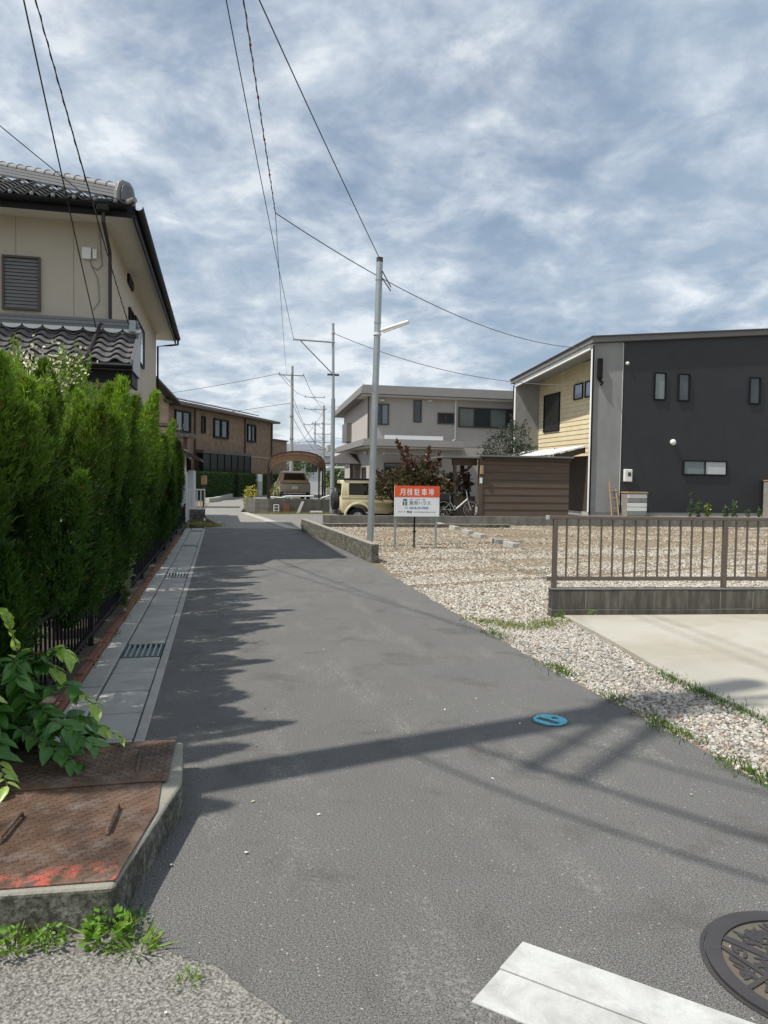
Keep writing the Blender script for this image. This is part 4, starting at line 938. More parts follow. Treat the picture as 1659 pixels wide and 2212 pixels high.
# ------------------------------------------------------------------ weeds and grass
def weed(label, base, n_leaf0, n_blade, s, cl=(.13, .26, .03), cb=(.2, .29, .06), name='weed', group=None):
    g = rng; B = np.array(base); Ps, Ds, Ls, Ws, Ts = [], [], [], [], []; n_leaf = int(n_leaf0*2.2)
    if n_leaf:
        a = g.uniform(0, 6.28, n_leaf); r = s*.5*np.sqrt(g.random(n_leaf)); z = s*.6*g.random(n_leaf)*(1.2-r/s)
        Ps.append(B+np.stack([r*np.cos(a), r*np.sin(a), z], 1)); d = np.stack([np.cos(a), np.sin(a), g.uniform(-.1, .8, n_leaf)], 1)+g.normal(0, .3, (n_leaf, 3)); Ds.append(d)
        Ls.append(g.uniform(.13, .24, n_leaf)*s); Ws.append(g.uniform(.1, .18, n_leaf)*s); Ts.append(hsvj(cl, n_leaf, .35, .1))
    if n_blade:
        a = g.uniform(0, 6.28, n_blade); r = s*.3*np.sqrt(g.random(n_blade))
        Ps.append(B+np.stack([r*np.cos(a), r*np.sin(a), 0*r], 1)); Ds.append(np.stack([np.cos(a), np.sin(a), g.uniform(.3, 1.8, n_blade)], 1)); Ls.append(g.uniform(.4, .95, n_blade)*s); Ws.append(np.full(n_blade, .035*s+.002)); Ts.append(hsvj(cb, n_blade, .35, .12))
    V, Fc, T = leaves(np.concatenate(Ps), np.concatenate(Ds), np.concatenate(Ls), np.concatenate(Ws), np.concatenate(Ts))
    o = npmesh(name, V-B, Fc, 'grass_blades', T); o.location = base; return tag(o, label, 'weed', group)
weed('bright green weed clump with round leaves at the front corner of the slab', (-.345, 2.47, 0), 70, 24, .14)
weed('spreading weed with thin blades beside the slab corner on the crack', (-.25, 2.4, 0), 12, 46, .13)
weed('small dark green weed sprouting against the mossy side of the slab', (-.30, 2.55, 0), 22, 4, .1, (.05, .14, .03))
weed('low leafy weed at the foot of the slab front, between two others', (-.52, 2.47, 0), 40, 12, .095)
weed('tufted weed with long blades at the foot of the slab front', (-.63, 2.45, 0), 36, 24, .12)
weed('tiny grass tuft growing in the pavement crack', (-.085, 2.2, 0), 6, 26, .07)
weed('small green weed at the left end of the dark block wall', (3.68, 7.55, .0), 18, 8, .13, (.12, .25, .03))
weed('little weed sprouting from the middle of the dark block wall footing', (4.05, 7.5, .03), 12, 4, .1, (.13, .27, .04))
def grassy(name, label, pts, n, width, h, c, dens_noise=True):
    g = rng; pts = np.array(pts, float); seg = np.linalg.norm(np.diff(pts, axis=0), axis=1); cum = np.concatenate([[0], np.cumsum(seg)])
    u = g.uniform(0, cum[-1], n)
    if dens_noise:
        k = np.array([mnoise.noise((x*2.1, pts[0, 0], .7)) for x in u]); u = u[k + g.normal(0, .12, n) > .0]
    x = np.interp(u, cum, pts[:, 0]); y = np.interp(u, cum, pts[:, 1]); m = len(u)
    P = np.stack([x + g.normal(0, width, m), y + g.normal(0, width*.6, m), np.zeros(m)], 1)
    d = g.normal(0, .6, (m, 3)); d[:, 2] = g.uniform(.5, 1.6, m)
    V, Fc, T = leaves(P, d, g.uniform(.3, 1., m)*h, np.full(m, .007), hsvj(c, m, .4, .15))
    tag(npmesh(name, V, Fc, 'grass_blades', T), label, 'grass', kind='stuff')
grassy('grass', 'green grass growing along the edge between asphalt and gravel strip', [(2.72, 2.9), (2.69, 4.0), (2.64, 5.3), (2.64, 7.6)], 4300, .05, .06, (.1, .17, .03))
grassy('grass', 'grass tufts along the edge of the concrete apron', [(3.4, 3.4), (3.38, 4.6), (3.4, 5.2)], 900, .045, .075, (.07, .15, .025))
grassy('grass', 'yellowish weeds in the gravel at the end of the dark block wall', [(2.75, 7.5), (3.1, 6.9), (3.55, 7.45), (3.7, 7.2)], 2600, .12, .05, (.2, .23, .07))
grassy('grass', 'thin weeds along the brick edging beside the gutter', [(-.955, 5), (-.95, 20)], 1900, .015, .06, (.14, .15, .05))
grassy('grass', 'dry grass below the white railing at the road end', [(-.75, 23.9), (-.3, 23.2), (-.1, 22.8)], 1500, .16, .16, (.3, .28, .1), False)
grassy('grass', 'dry grass along the foot of the grey retaining wall', [(1.6, 30.9), (3.2, 31.4), (4.6, 31.2)], 2600, .25, .16, (.22, .22, .08), False)
# ------------------------------------------------------------------ charcoal house on the right
dh = thing('charcoal_house', 'modern charcoal clad house with sloping roof and cream boarded recess', 'house', (14.36, 27, .2))
def roofz(x, y): return 7.0 + .094*(x-14.36) - .075*(y-27)
X0, X1, XR_, YA, YBk = 14.36, 15.64, 27., 27., 35.
m = MB(); pts = [(X1+.003, YA), (XR_, YA), (XR_, YBk), (X1+.003, YBk)]
m.add([(x, y, .33) for x, y in pts]+[(x, y, roofz(x, y)-.02) for x, y in pts], [(0, 3, 2, 1), (4, 5, 6, 7), (0, 1, 5, 4), (1, 2, 6, 5), (2, 3, 7, 6), (3, 0, 4, 7)])
wl = m.build('wall', 'charcoal_cladding', dh)
box('foundation', 'kerb_concrete', dh, X0, XR_, YA+.03, YBk-.03, .1, .328)
def fin(y0, y1, name):
    f = MB(); f.add([(X0, y0, .33), (X1, y0, .33), (X1, y1, .33), (X0, y1, .33)]+[(x, y, roofz(x, y)-.02) for x, y in ((X0, y0), (X1, y0), (X1, y1), (X0, y1))], [(0, 3, 2, 1), (4, 5, 6, 7), (0, 1, 5, 4), (1, 2, 6, 5), (2, 3, 7, 6), (3, 0, 4, 7)])
    return f.build(name, 'fair_concrete', dh)
fin(YA-.012, YA+.16, 'fin_wall'); fin(YBk-.16, YBk, 'fin_wall')
tr = MB()
for y in (YA-.02, YBk-.165): tr.add([(X0-.02, y, .33), (X0-.002, y, .33), (X0-.002, y+.185, .33), (X0-.02, y+.185, .33)]+[(x, q, roofz(x, q)-.03) for x, q in ((X0-.02, y), (X0-.002, y), (X0-.002, y+.185), (X0-.02, y+.185))], [(0, 3, 2, 1), (4, 5, 6, 7), (0, 1, 5, 4), (1, 2, 6, 5), (2, 3, 7, 6), (3, 0, 4, 7)])
tr.build('edge_trim', 'white_metal', dh)
MB().box(X1-.004, X1+.014, YA-.02, YA-.0125, .33, roofz(X1, YA)-.05).build('joint_trim', 'white_metal', dh)
# roof slab with dark fascia and pale soffit board along the recess
def roofslab(x0, x1, y0, y1, dz0, dz1, name, mat):
    m = MB(); q = [(x0, y0), (x1, y0), (x1, y1), (x0, y1)]
    m.add([(x, y, roofz(x, y)+dz0) for x, y in q]+[(x, y, roofz(x, y)+dz1) for x, y in q], [(0, 3, 2, 1), (4, 5, 6, 7), (0, 1, 5, 4), (1, 2, 6, 5), (2, 3, 7, 6), (3, 0, 4, 7)])
    return m.build(name, mat, dh)
roofslab(X0-.14, XR_+.2, YA-.16, YBk+.2, .0, .2, 'roof', 'fascia_grey')
roofslab(X0-.2, XR_+.22, YA-.22, YBk+.22, .2, .245, 'roof_edge', 'roof_dark')
roofslab(X0-.06, X0+.04, YA+.17, YBk-.17, -.2, -.004, 'recess_beam', 'white_metal')
roofslab(X0+.045, X1, YA+.165, YBk-.165, -.06, -.006, 'recess_ceiling', 'fair_concrete')
# cream boards in the recess, one by one
bd = protomesh(MB().prism([(0, 0, 0), (-.028, 0, .0), (-.006, 0, .205), (0, 0, .205)], (0, YBk-YA-.34, 0)), 'board_cream', name='siding_board')
z = 2.6; i = 0
while z < 6.6:
    inst(bd, 'siding_board', dh, (X1-.003, YA+.17, z)); z += .21; i += 1
MB().box(X1-.002, X1+.0025, YA+.17, YBk-.17, .33, 6.4).build('recess_backing', 'timber_dark', dh)
pane_window(dh, 'y', 32.5, 34.15, 3.98, 5.7, X1-.03, -1, 'black_metal', 'car_glass', .05, .05)
pane_window(dh, 'y', 30.25, 31.0, 5.25, 5.86, X1-.03, -1, 'black_metal', 'window_sky', .05, .05)
pane_window(dh, 'y', 29.35, 29.95, 5.25, 5.86, X1-.03, -1, 'black_metal', 'window_sky', .05, .05)
for c0, c1, p in ((17.09, 17.53, 'window_pale'), (18.18, 18.62, 'window_glass'), (21.5, 21.94, 'window_glass')):
    pane_window(dh, 'x', c0, c1, 4.92, 5.93, YA, -1, 'black_metal', p, .05, .06)
pane_window(dh, 'x', 18.52, 20.46, 1.92, 2.43, YA, -1, 'black_metal', ('window_pale', 'curtain'), .05, .06, (19.49,))
def dome(c, r, name, mat):
    MB().lathe(c, (0, -1, 0), [(0, r), (.05, r), (.09, r*.8), (.11, r*.4)], 18).build(name, mat, dh, smooth=True)
dome((17.98, YA, 3.19), .125, 'vent_hood', 'plastic_white'); dome((15.82, YA, 6.27), .075, 'vent_hood', 'plastic_white')
mt = box('meter_box', 'plastic_white', dh, 15.79, 16.14, YA-.13, YA, 1.56, 2.06, .03)
MB().box(15.93, 16.07, YA-.135, YA-.1302, 1.78, 1.94).build('meter_window', 'car_glass', mt)
box('wall_lamp', 'black_metal', dh, 14.52, 14.7, YA-.15, YA-.013, 5.6, 6.4, .02)
MB().path([(14.6, YA-.05, 5.6), (14.72, YA-.12, 5.45), (14.66, YA-.06, 5.35)], .05, 8).build('cable_bracket', 'black_metal', dh)
MB().path([(X0-.03, YA-.05, roofz(X0, YA)-.1), (X0-.03, YA-.05, .2)], .035, 8).build('downpipe', 'black_metal', dh)
MB().path([(X0-.03, YBk+.04, roofz(X0, YBk)-.1), (X0-.03, YBk+.04, .2)], .035, 8).build('downpipe', 'black_metal', dh)
# awning beside the door
aw = MB(); aw.prism([(14.33, 27.3, 2.95), (14.33, 33.5, 2.9), (12.9, 33.5, 2.55), (12.9, 27.3, 2.6)], (0, 0, .05)); aw.build('awning', 'awning_white', dh)
MB().prism([(14.3, 27.35, 2.92), (14.3, 27.35, 2.7), (12.95, 27.35, 2.3), (12.95, 27.35, 2.57)], (0, .03, 0)).build('awning_side', 'timber_dark', dh)
box('porch_recess', 'timber_dark', dh, X0+.05, X1-.05, YA+.2, YBk-.2, .33, 2.58)
# small things along the charcoal wall
def slat_box(label, x0, x1, y0, y1, z0, z1, n):
    t = thing('air_conditioner_cover', label, 'unit cover', (x0, y0, z0))
    box('casing', 'plastic_grey', t, x0+.03, x1-.03, y0+.03, y1-.02, z0, z1-.06)
    box('top_board', 'timber_raw', t, x0-.03, x1+.03, y0-.03, y1, z1-.05, z1, .006)
    for i in range(n):
        zz = z0+.03+i*(z1-z0-.1)/n; box('slat', 'plastic_white' if (i*7) % 3 else 'timber_grey', t, x0, x1, y0, y0+.022, zz, zz+(z1-z0-.1)/n-.025, .004)
    for x in (x0, x1-.05): box('post', 'timber_grey', t, x, x+.05, y0+.024, y1, z0, z1-.052)
    return t
slat_box('air conditioner cover of whitewashed slats beside the meter box', 15.68, 16.52, 26.4, 26.9, .2, 1.16, 5)
slat_box('tall whitewashed slatted cover at the far end of the charcoal wall', 22.25, 23.1, 26.35, 26.9, .2, 1.72, 7)
ld = thing('wooden_frame', 'small raw timber frame leaning on the concrete fin wall', 'wooden frame', (15.2, 26.8, .2))
for x in (15.12, 15.42): MB().tube((x, 26.6, .2), (x+.03, 26.93, 1.55-.3*(x > 15.3)), .022, n=6).build('upright', 'timber_raw', ld)
for z in (.5, .9, 1.2): MB().tube((15.1, 26.68+.25*(z-.2)/1.3, z), (15.47, 26.68+.25*(z-.2)/1.3, z), .018, n=6).build('rung', 'timber_raw', ld)
def upright_weed(label, x, y, h, n=90, c=(.07, .14, .05)):
    g = rng; t = thing('upright_weed', label, 'weed', (x, y, .2), 'upright weeds before the charcoal wall')
    k = 4; P, D = [], []; st = MB()
    for s_ in range(k):
        a = g.uniform(-.25, .25); hh = h*g.uniform(.55, 1.); e = Vector((x+a*h*.5, y+g.uniform(-.1, .1), .2+hh)); st.path([(x+a*.3, y, .2), e], [.012, .004], 5)
        u = g.random(n//k)[:, None]; P.append(np.array([x+a*.3, y, .2])*(1-u)+np.array(e)*u + g.normal(0, .012, (n//k, 3))); d = g.normal(0, 1, (n//k, 3)); d[:, 2] += .5; D.append(d)
    P = np.concatenate(P); V, Fc, T = leaves(P, np.concatenate(D), g.uniform(.07, .14, len(P)), g.uniform(.04, .07, len(P)), hsvj(c, len(P), .4, .15))
    npmesh('leaves', V, Fc, 'foliage', T, t); st.build('stem', 'bark', t)
upright_weed('tallest upright weed before the charcoal wall, left of the slit window', 18.3, 26.2, 1.0)
upright_weed('upright weed beside the tallest one before the charcoal wall', 18.75, 26.3, .7)
upright_weed('yellowish bushy weed before the charcoal wall', 19.1, 26.2, .55, 140, (.2, .26, .05))
upright_weed('slim upright weed before the charcoal wall, below the slit window', 19.95, 26.2, .55)
upright_weed('tall slim weed before the charcoal wall, right of the slit window', 20.35, 26.2, .8)
upright_weed('lone small weed before the charcoal wall', 21.0, 26.2, .35, 50)
upright_weed('leaning weed near the tall slatted cover', 21.55, 26.2, .45, 60)

# ------------------------------------------------------------------ brown shed and what stands by it
sh = thing('garden_shed', 'dark brown boarded shed with flat roof behind the grey block wall', 'shed', (10.7, 25.0, .2))
SX0, SX1, SY0, SY1, SZ0, SZ1 = 9.0, 12.46, 25.0, 27.2, .22, 2.36
box('carcass', 'timber_dark', sh, SX0+.75, SX1-.03, SY0+.03, SY1, SZ0, SZ1)
bm2 = protomesh(MB().prism([(0, 0, 0), (0, -.026, 0), (0, -.008, .262), (0, 0, .262)], (SX1-SX0-.12, 0, 0)), 'shed_board', name='board')
for i in range(8): inst(bm2, 'board', sh, (SX0+.12, SY0+.028, SZ0+.005+i*.266))
bms = protomesh(MB().prism([(0, 0, 0), (.026, 0, 0), (.008, 0, .262), (0, 0, .262)], (0, SY1-SY0-.05, 0)), 'shed_board', name='board')
for i in range(8): inst(bms, 'board', sh, (SX1-.028, SY0+.04, SZ0+.005+i*.266))
box('corner_post', 'shed_board', sh, SX0-.02, SX0+.12, SY0-.02, SY0+.12, SZ0, SZ1+.02, .006)
box('corner_post', 'shed_board', sh, SX0-.02, SX0+.12, SY1-.14, SY1, SZ0, SZ1, .006)
m = MB(); m.add([(SX0-.05, SY0-.14, SZ1+.01), (SX1+.1, SY0-.14, SZ1+.01), (SX1+.1, SY1+.1, SZ1-.05), (SX0-.6, SY1+.1, SZ1-.05), (SX0-.05, SY0-.14, SZ1+.07), (SX1+.1, SY0-.14, SZ1+.07), (SX1+.1, SY1+.1, SZ1+.01), (SX0-.6, SY1+.1, SZ1+.01)],
      [(0, 3, 2, 1), (4, 5, 6, 7), (0, 1, 5, 4), (1, 2, 6, 5), (2, 3, 7, 6), (3, 0, 4, 7)]); m.build('roof', 'fascia_grey', sh)
box('fascia_board', 'timber_dark', sh, SX0+.125, SX1+.05, SY0-.05, SY0-.001, SZ1-.12, SZ1+.005)
box('roof_flashing', 'white_metal', sh, SX0-.5, SX0+1.2, SY1-.4, SY1-.32, SZ1+.04, SZ1+.065)
box('nest_box', 'timber_raw', sh, SX0+.0, SX0+.11, SY0-.11, SY0-.022, 1.75, 2.05, .008)
box('notice', 'awning_white', sh, SX0+.0, SX0+.1, SY0-.026, SY0-.0205, 1.42, 1.62)
box('low_side_wall', 'shed_board', sh, 8.2, 8.98, 25.35, 25.4, .22, .95)
box('porch_post', 'shed_board', sh, 8.14, 8.24, 25.3, 25.42, .22, 2.3)
box('porch_beam', 'shed_board', sh, 8.1, 9.0, 25.28, 25.44, 2.05, 2.3)
box('lean_to_roof', 'fascia_grey', sh, 7.6, 8.99, 24.9, 26.4, 2.305, 2.36)
bl = box('hanging_sheet', 'sheet_blue', None, 8.72, 8.96, 25.9, 25.93, .8, 1.75); tag(bl, 'blue sheet hanging in the open end of the brown shed', 'sheet')
bo = MB(); bo.prism([(8.42+.17*math.cos(t) if t <= math.pi else 0, 25.6, 1.45+.32*math.sin(t)) for t in [math.pi*i/12 for i in range(13)]]+[(8.25, 25.6, .75), (8.59, 25.6, .75)], (0, .03, 0))
tag(bo.build('round_topped_board', 'plastic_white', None, .006), 'white round topped board standing in the open end of the shed', 'board')
def bicycle():
    bk = thing('bicycle', 'silver bicycle leaning by the brown shed behind the block wall', 'bicycle', (8.05, 24.85, .2))
    y = 24.8; zc = .2+.3; xr, xf = 7.62, 8.62
    def wheel(x):
        w = MB(); n = 28
        def tor(r, t): 
            vs = []; k = 6
            for i in range(n):
                a = 2*math.pi*i/n
                for j in range(k):
                    b = 2*math.pi*j/k; vs.append((x+(r+t*math.cos(b))*math.cos(a), y+t*math.sin(b), zc+(r+t*math.cos(b))*math.sin(a)))
            return vs, [(i*k+j, ((i+1) % n)*k+j, ((i+1) % n)*k+(j+1) % k, i*k+(j+1) % k) for i in range(n) for j in range(k)]
        w.add(*tor(.29, .019)); wo = w.build('wheel', 'rubber', bk)
        r = MB(); r.add(*tor(.265, .01)); r.build('rim', 'chrome', wo)
        s_ = MB()
        for i in range(14): a = 2*math.pi*i/14; s_.tube((x, y, zc), (x+.26*math.cos(a), y, zc+.26*math.sin(a)), .002, n=3)
        s_.tube((x, y-.04, zc), (x, y+.04, zc), .02); s_.build('spokes', 'chrome', wo)
    wheel(xr); wheel(xf)
    bb = (8.04, y, .2+.27); hd = (8.5, y, .2+.66); st = (7.86, y, .2+.56)
    f = MB(); f.tube(bb, hd, .028); f.tube(bb, (st[0], y, st[2]), .02)
    for s_ in (-.035, .035): f.tube((bb[0], y+s_*.5, bb[2]), (xr, y+s_, zc), .011); f.tube((st[0], y+s_*.4, st[2]-.05), (xr, y+s_, zc), .01)
    f.build('frame', 'bike_silver', bk)
    fk = MB()
    for s_ in (-.04, .04): fk.tube((8.5, y+s_, .2+.6), (xf, y+s_, zc), .012)
    fk.tube((8.45, y, .2+.95), (8.51, y, .2+.6), .016); fk.build('fork', 'bike_silver', bk)
    h = MB(); h.path([(8.36, y-.26, 1.19), (8.44, y-.18, 1.2), (8.45, y, 1.15), (8.44, y+.18, 1.2), (8.36, y+.26, 1.19)], .012); h.build('handlebar', 'rubber', bk)
    se = MB(); se.loft([[(7.74+a*.0, y+b, .2+.8+c) for b, c in ((-.08, 0), (.08, 0), (.07, .05), (-.07, .05))] for a in (0,)] + [[(7.98, y+b, .2+.81+c) for b, c in ((-.02, 0), (.02, 0), (.018, .035), (-.018, .035))]]); se.build('saddle', 'rubber', bk, .01)
    MB().tube((7.86, y, .2+.5), (7.84, y, .2+.81), .014).build('seat_post', 'chrome', bk)
    cr = MB(); cr.lathe((8.04, y+.04, bb[2]), (0, -1, 0), [(0, .09), (.012, .09)], 20); cr.tube((8.04, y-.06, bb[2]), (8.13, y-.06, bb[2]-.13), .01); cr.box(8.09, 8.18, y-.14, y-.06, bb[2]-.145, bb[2]-.12); cr.build('crank', 'rubber', bk)
    bs = MB(); bs.box(7.42, 7.78, y-.14, y+.14, 1.0-.2, 1.2-.16); bs.build('rear_carrier', 'rubber', bk, .02)
bicycle()

# ------------------------------------------------------------------ trees and shrubs of the middle distance
def tree(name, label, base, crown, n, L, W, cols, trunk_h, wts=None, shoots=(), seed=1, group=None, cat='tree'):
    g = np.random.default_rng(seed); t = thing(name, label, cat, base, group); B = np.array(base)
    P, D, T = [], [], []; st = MB(); st.path([B, B+np.array([.03, 0, trunk_h*.6]), B+np.array([0, .04, trunk_h])], [.07, .055, .04], 8)
    k = len(crown)
    for ci, (cx, cy, cz, rx, ry, rz) in enumerate(crown):
        C = B+np.array([cx, cy, cz]); m = int(n*rx*rz/sum(c[3]*c[5] for c in crown))
        d = g.normal(size=(m, 3)); d /= np.linalg.norm(d, axis=1, keepdims=True); r = g.uniform(.35, 1., m)**.5
        wob = 1+.22*np.sin(d[:, 0]*7+ci)+.18*np.sin(d[:, 2]*9+2*ci)
        p = C+d*(r*wob)[:, None]*np.array([rx, ry, rz]); P.append(p)
        dd = d*.8+g.normal(0, .6, (m, 3)); dd[:, 2] += .15; D.append(dd)
        ct = np.array(cols)[g.choice(len(cols), m, p=wts)] * g.uniform(.8, 1.2); T.append(ct*(1+g.uniform(-.35, .35, (m, 1))))
        st.path([B+np.array([0, 0, trunk_h*.7]), (B+C)/2+np.array([0, 0, .15]), C], [.04, .025, .01], 6)
    for sx, sy, sz, ex_, ey, ez, m in shoots:
        u = g.random(m)[:, None]; a = B+np.array([sx, sy, sz]); b = B+np.array([ex_, ey, ez]); P.append(a*(1-u)+b*u+g.normal(0, .07, (m, 3))*(1.25-u)); D.append(np.tile(b-a, (m, 1))/np.linalg.norm(b-a)+g.normal(0, .5, (m, 3)))
        T.append(np.array(cols[0])*(1+g.uniform(-.35, .35, (m, 1)))); st.path([a, b], [.015, .005], 5)
    P = np.concatenate(P); V, Fc, TT = leaves(P, np.concatenate(D), g.uniform(L*.6, L*1.3, len(P)), g.uniform(W*.6, W*1.3, len(P)), np.concatenate(T))
    npmesh('crown', V, Fc, 'foliage', TT, t); st.build('trunk', 'bark', t)
    return t
RED, BRN, GRN = (.105, .042, .026), (.1, .065, .036), (.035, .055, .018)
tree('red_leaved_shrub', 'bushy shrub with reddish brown leaves behind the parking sign', (6.95, 25.65, -.1), [(-.9, 0, 1.35, .75, .6, .55), (0, 0, 1.1, .8, .7, .8), (.9, .1, 1.2, .85, .6, .6), (.1, .1, 1.8, .55, .5, .5), (1.5, .1, 1.5, .55, .4, .35), (-.3, -.2, .5, .8, .6, .5), (.8, -.1, .5, .7, .5, .45)],
     9500, .12, .075, [RED, BRN, GRN, (.07, .08, .03)], .9, [.3, .25, .3, .15], [(-.35, 0, 1.9, -.85, 0, 3.0, 150), (-.2, 0, 1.9, -.5, 0, 2.75, 110), (.25, 0, 2., .35, 0, 2.75, 120), (.6, 0, 1.9, .75, 0, 2.6, 110), (1.3, 0, 1.6, 1.9, 0, 2.1, 90), (-1.2, 0, 1.5, -1.65, 0, 1.95, 70)], 5, cat='shrub')
tree('grey_leaved_tree', 'grey green leaved tree behind the brown shed before the grey house', (12.9, 31.8, .2), [(-.3, 0, 2.7, 1.0, .8, .8), (.7, 0, 2.5, .8, .7, .6), (.1, 0, 3.4, .7, .6, .6), (-.9, 0, 2.3, .7, .6, .5), (.2, 0, 1.9, 1., .8, .6)], 4200, .13, .06, [(.055, .075, .05), (.085, .105, .085), (.03, .045, .025)], 2., [.4, .3, .3], [(.2, 0, 3.5, .0, 0, 4.3, 60), (.5, 0, 3.4, .7, 0, 4.1, 50)], 8)
tree('young_tree', 'small light green tree before the cream boarded wall', (13.9, 29.6, .2), [(.1, 0, 2.2, .45, .4, .35), (.5, 0, 2.45, .35, .3, .3), (-.2, 0, 2.0, .35, .3, .3)], 700, .13, .05, [(.11, .17, .06), (.08, .12, .05)], 1.8, None, (), 9)

# ------------------------------------------------------------------ grey stucco house in the middle
gh = thing('grey_house', 'pale grey two storey house with flat overhanging roofs behind the red leaved shrub', 'house', (8, 38, 0))
box('upper_wall', 'grey_stucco', gh, 7.55, 18.5, 38., 46., 3.3, 5.95)
box('lower_wall', 'grey_stucco', gh, 7.55, 18.5, 37.3, 45.5, 0, 3.25)
def slabroof(x0, x1, y0, y1, z0, z1, fall, name):
    m = MB(); q = [(x0, y0, 0), (x1, y0, 0), (x1, y1, fall), (x0, y1, fall)]; ins = .12
    m.add([(x, y, z0-f) for x, y, f in q]+[(x+(ins if x == x0 else -ins), y+(ins if y == y0 else -ins), z1-f) for x, y, f in q], [(0, 3, 2, 1), (4, 5, 6, 7), (0, 1, 5, 4), (1, 2, 6, 5), (2, 3, 7, 6), (3, 0, 4, 7)])
    return m.build(name, 'fascia_grey', gh)
slabroof(7.0, 19, 37.45, 47, 5.9, 6.36, .5, 'roof'); slabroof(6.95, 12.4, 36.6, 46, 3.2, 3.56, .1, 'lower_roof')
box('eave_soffit', 'soffit_white', gh, 7.1, 18.9, 37.6, 46.5, 5.8, 5.88); box('eave_soffit', 'soffit_white', gh, 7.1, 12.3, 36.75, 45.9, 3.1, 3.18)
BF = 'brown_frame'
pane_window(gh, 'x', 8.0, 8.54, 4.42, 5.4, 38, -1, BF, ('window_glass', 'window_pale'), .06, .07, (8.22,))
pane_window(gh, 'x', 9.98, 10.32, 4.6, 5.66, 38, -1, BF, 'window_glass', .05, .06)
pane_window(gh, 'x', 11.32, 12.12, 4.56, 5.04, 38, -1, BF, 'window_glass', .06, .06, (11.72,))
pane_window(gh, 'x', 12.48, 15.9, 4.43, 5.36, 38, -1, BF, ('window_pale', 'window_glass', 'window_pale', 'window_glass'), .07, .07, (13.3, 14.2, 15.1))
pane_window(gh, 'x', 8.3, 10.8, .6, 2.3, 37.3, -1, BF, ('window_glass', 'window_pale'), .07, .07, (9.5,))
pane_window(gh, 'y', 38.6, 39.6, .3, 2.1, 7.55, -1, BF, 'window_glass', .06, .06)
for x, z in ((8.2, 5.62), (10.8, 5.7)): box('wall_hood', 'soffit_white', gh, x-.12, x+.12, 37.85, 38, z-.06, z+.06, .02)
MB().path([(12.25, 37.92, 5.8), (12.23, 37.93, 5.6), (12.23, 37.93, 3.7), (12.0, 37.6, 3.6)], .04, 8).build('downpipe', 'white_metal', gh)
MB().path([(7.5, 37.95, 5.85), (7.5, 37.95, 3.6)], .04, 8).build('downpipe', 'brown_frame', gh)
box('balcony_rail', 'awning_white', gh, 8.2, 11.3, 37.05, 37.12, 3.58, 3.78); box('awning', 'fascia_grey', gh, 8.0, 11.2, 36.2, 36.9, 2.75, 2.83)
box('bay_window', 'fascia_grey', gh, 7.25, 7.549, 43.2, 44.8, 3.7, 4.8)
MB().lathe((7.5, 38.3, 2.9), (-1, 0, 0), [(0, .1), (.08, .1), (.14, .05)], 12).build('vent_hood', 'soffit_white', gh)
pt = thing('porch_canopy', 'dark tiled canopy on a post beside the grey house', 'canopy', (6.6, 41, -.2))
m = MB(); m.add([(5.6, 40, 2.35), (7.5, 40, 2.35), (7.5, 42.5, 2.35), (5.6, 42.5, 2.35), (6.6, 40.8, 2.95), (7.5, 41.6, 2.95)], [(0, 1, 4), (1, 5, 4), (1, 2, 5), (2, 3, 5), (3, 4, 5), (3, 0, 4), (0, 3, 2, 1)]); m.build('roof', 'roof_dark', pt)
box('post', 'brown_frame', pt, 7.0, 7.15, 40.3, 40.45, -.2, 2.34)
fn_ = thing('garden_fence', 'slatted timber garden fence behind the ivory off-roader', 'fence', (6.5, 31, 0))
for i in range(16): box('board', 'timber_grey', fn_, 6.3+i*.2, 6.48+i*.2, 30.9, 30.93, .2, 1.05)
box('rail', 'timber_grey', fn_, 6.3, 9.5, 30.932, 30.96, .8, .9)

# ------------------------------------------------------------------ parking sign
sg = thing('parking_sign', 'red and white monthly parking sign board on three thin posts in the gravel', 'sign', (4.2, 15.7, 0))
BY = 15.66
pl = box('panel', 'sign_white', sg, 3.70, 4.72, BY, BY+.02, .70, 1.365, .003)
box('red_band', 'sign_red', pl, 3.703, 4.717, BY-.003, BY-.0002, 1.128, 1.362)
for x0, x1, z0, z1 in ((3.70, 4.72, 1.3655, 1.374), (3.70, 4.72, .692, .6995)): box('edge_trim', 'sign_red' if z0 > 1 else 'black_metal', sg, x0, x1, BY-.004, BY+.024, z0, z1)
for a, b, mat in (((3.735, 16.0), 1.3, 'galvanised'), ((4.66, 15.74), 1.3, 'galvanised')):
    MB().box(a[0]-.02, a[0]+.02, BY+.022, BY+.062, -.1, b).build('post', mat, sg)
MB().box(4.15, 4.18, BY+.021, BY+.05, -.1, .9).build('post', 'black_metal', sg)
MB().box(4.205, 4.225, BY+.03, BY+.05, -.1, .35).build('stake', 'white_metal', sg)
MB().box(4.12, 4.21, BY+.018, BY+.0205, .36, .39).build('clamp', 'black_metal', sg)
TY = BY-.0034
tx = lambda u: 3.70+1.02*u
for i, ch in enumerate('月極駐車場'):
    text_mesh('lettering', ch, .16, 'sign_white', pl, (tx(.115+.160*i), TY, 1.163), .122, .0018)
TY = BY-.0006
text_mesh('lettering', '賃貸・不動産・建築', .03, 'ink_pale', pl, (tx(.325), TY, 1.062), .365, .0006)
text_mesh('lettering', '東海ハウス', .095, 'ink_grey', pl, (tx(.325), TY, .958), .485, .0012)
text_mesh('lettering', 'TEL.', .05, 'ink_pale', pl, (tx(.23), TY, .872), .08, .001)
text_mesh('lettering', '0568-73-7000', .062, 'ink_blue', pl, (tx(.335), TY, .868), .425, .002)
text_mesh('lettering', '東海ハウス', .035, 'ink_pale', pl, (tx(.085), TY, .795), .15, .0005)
box('search_button', 'ink_black', pl, tx(.28), tx(.385), BY-.003, BY-.0002, .79, .822)
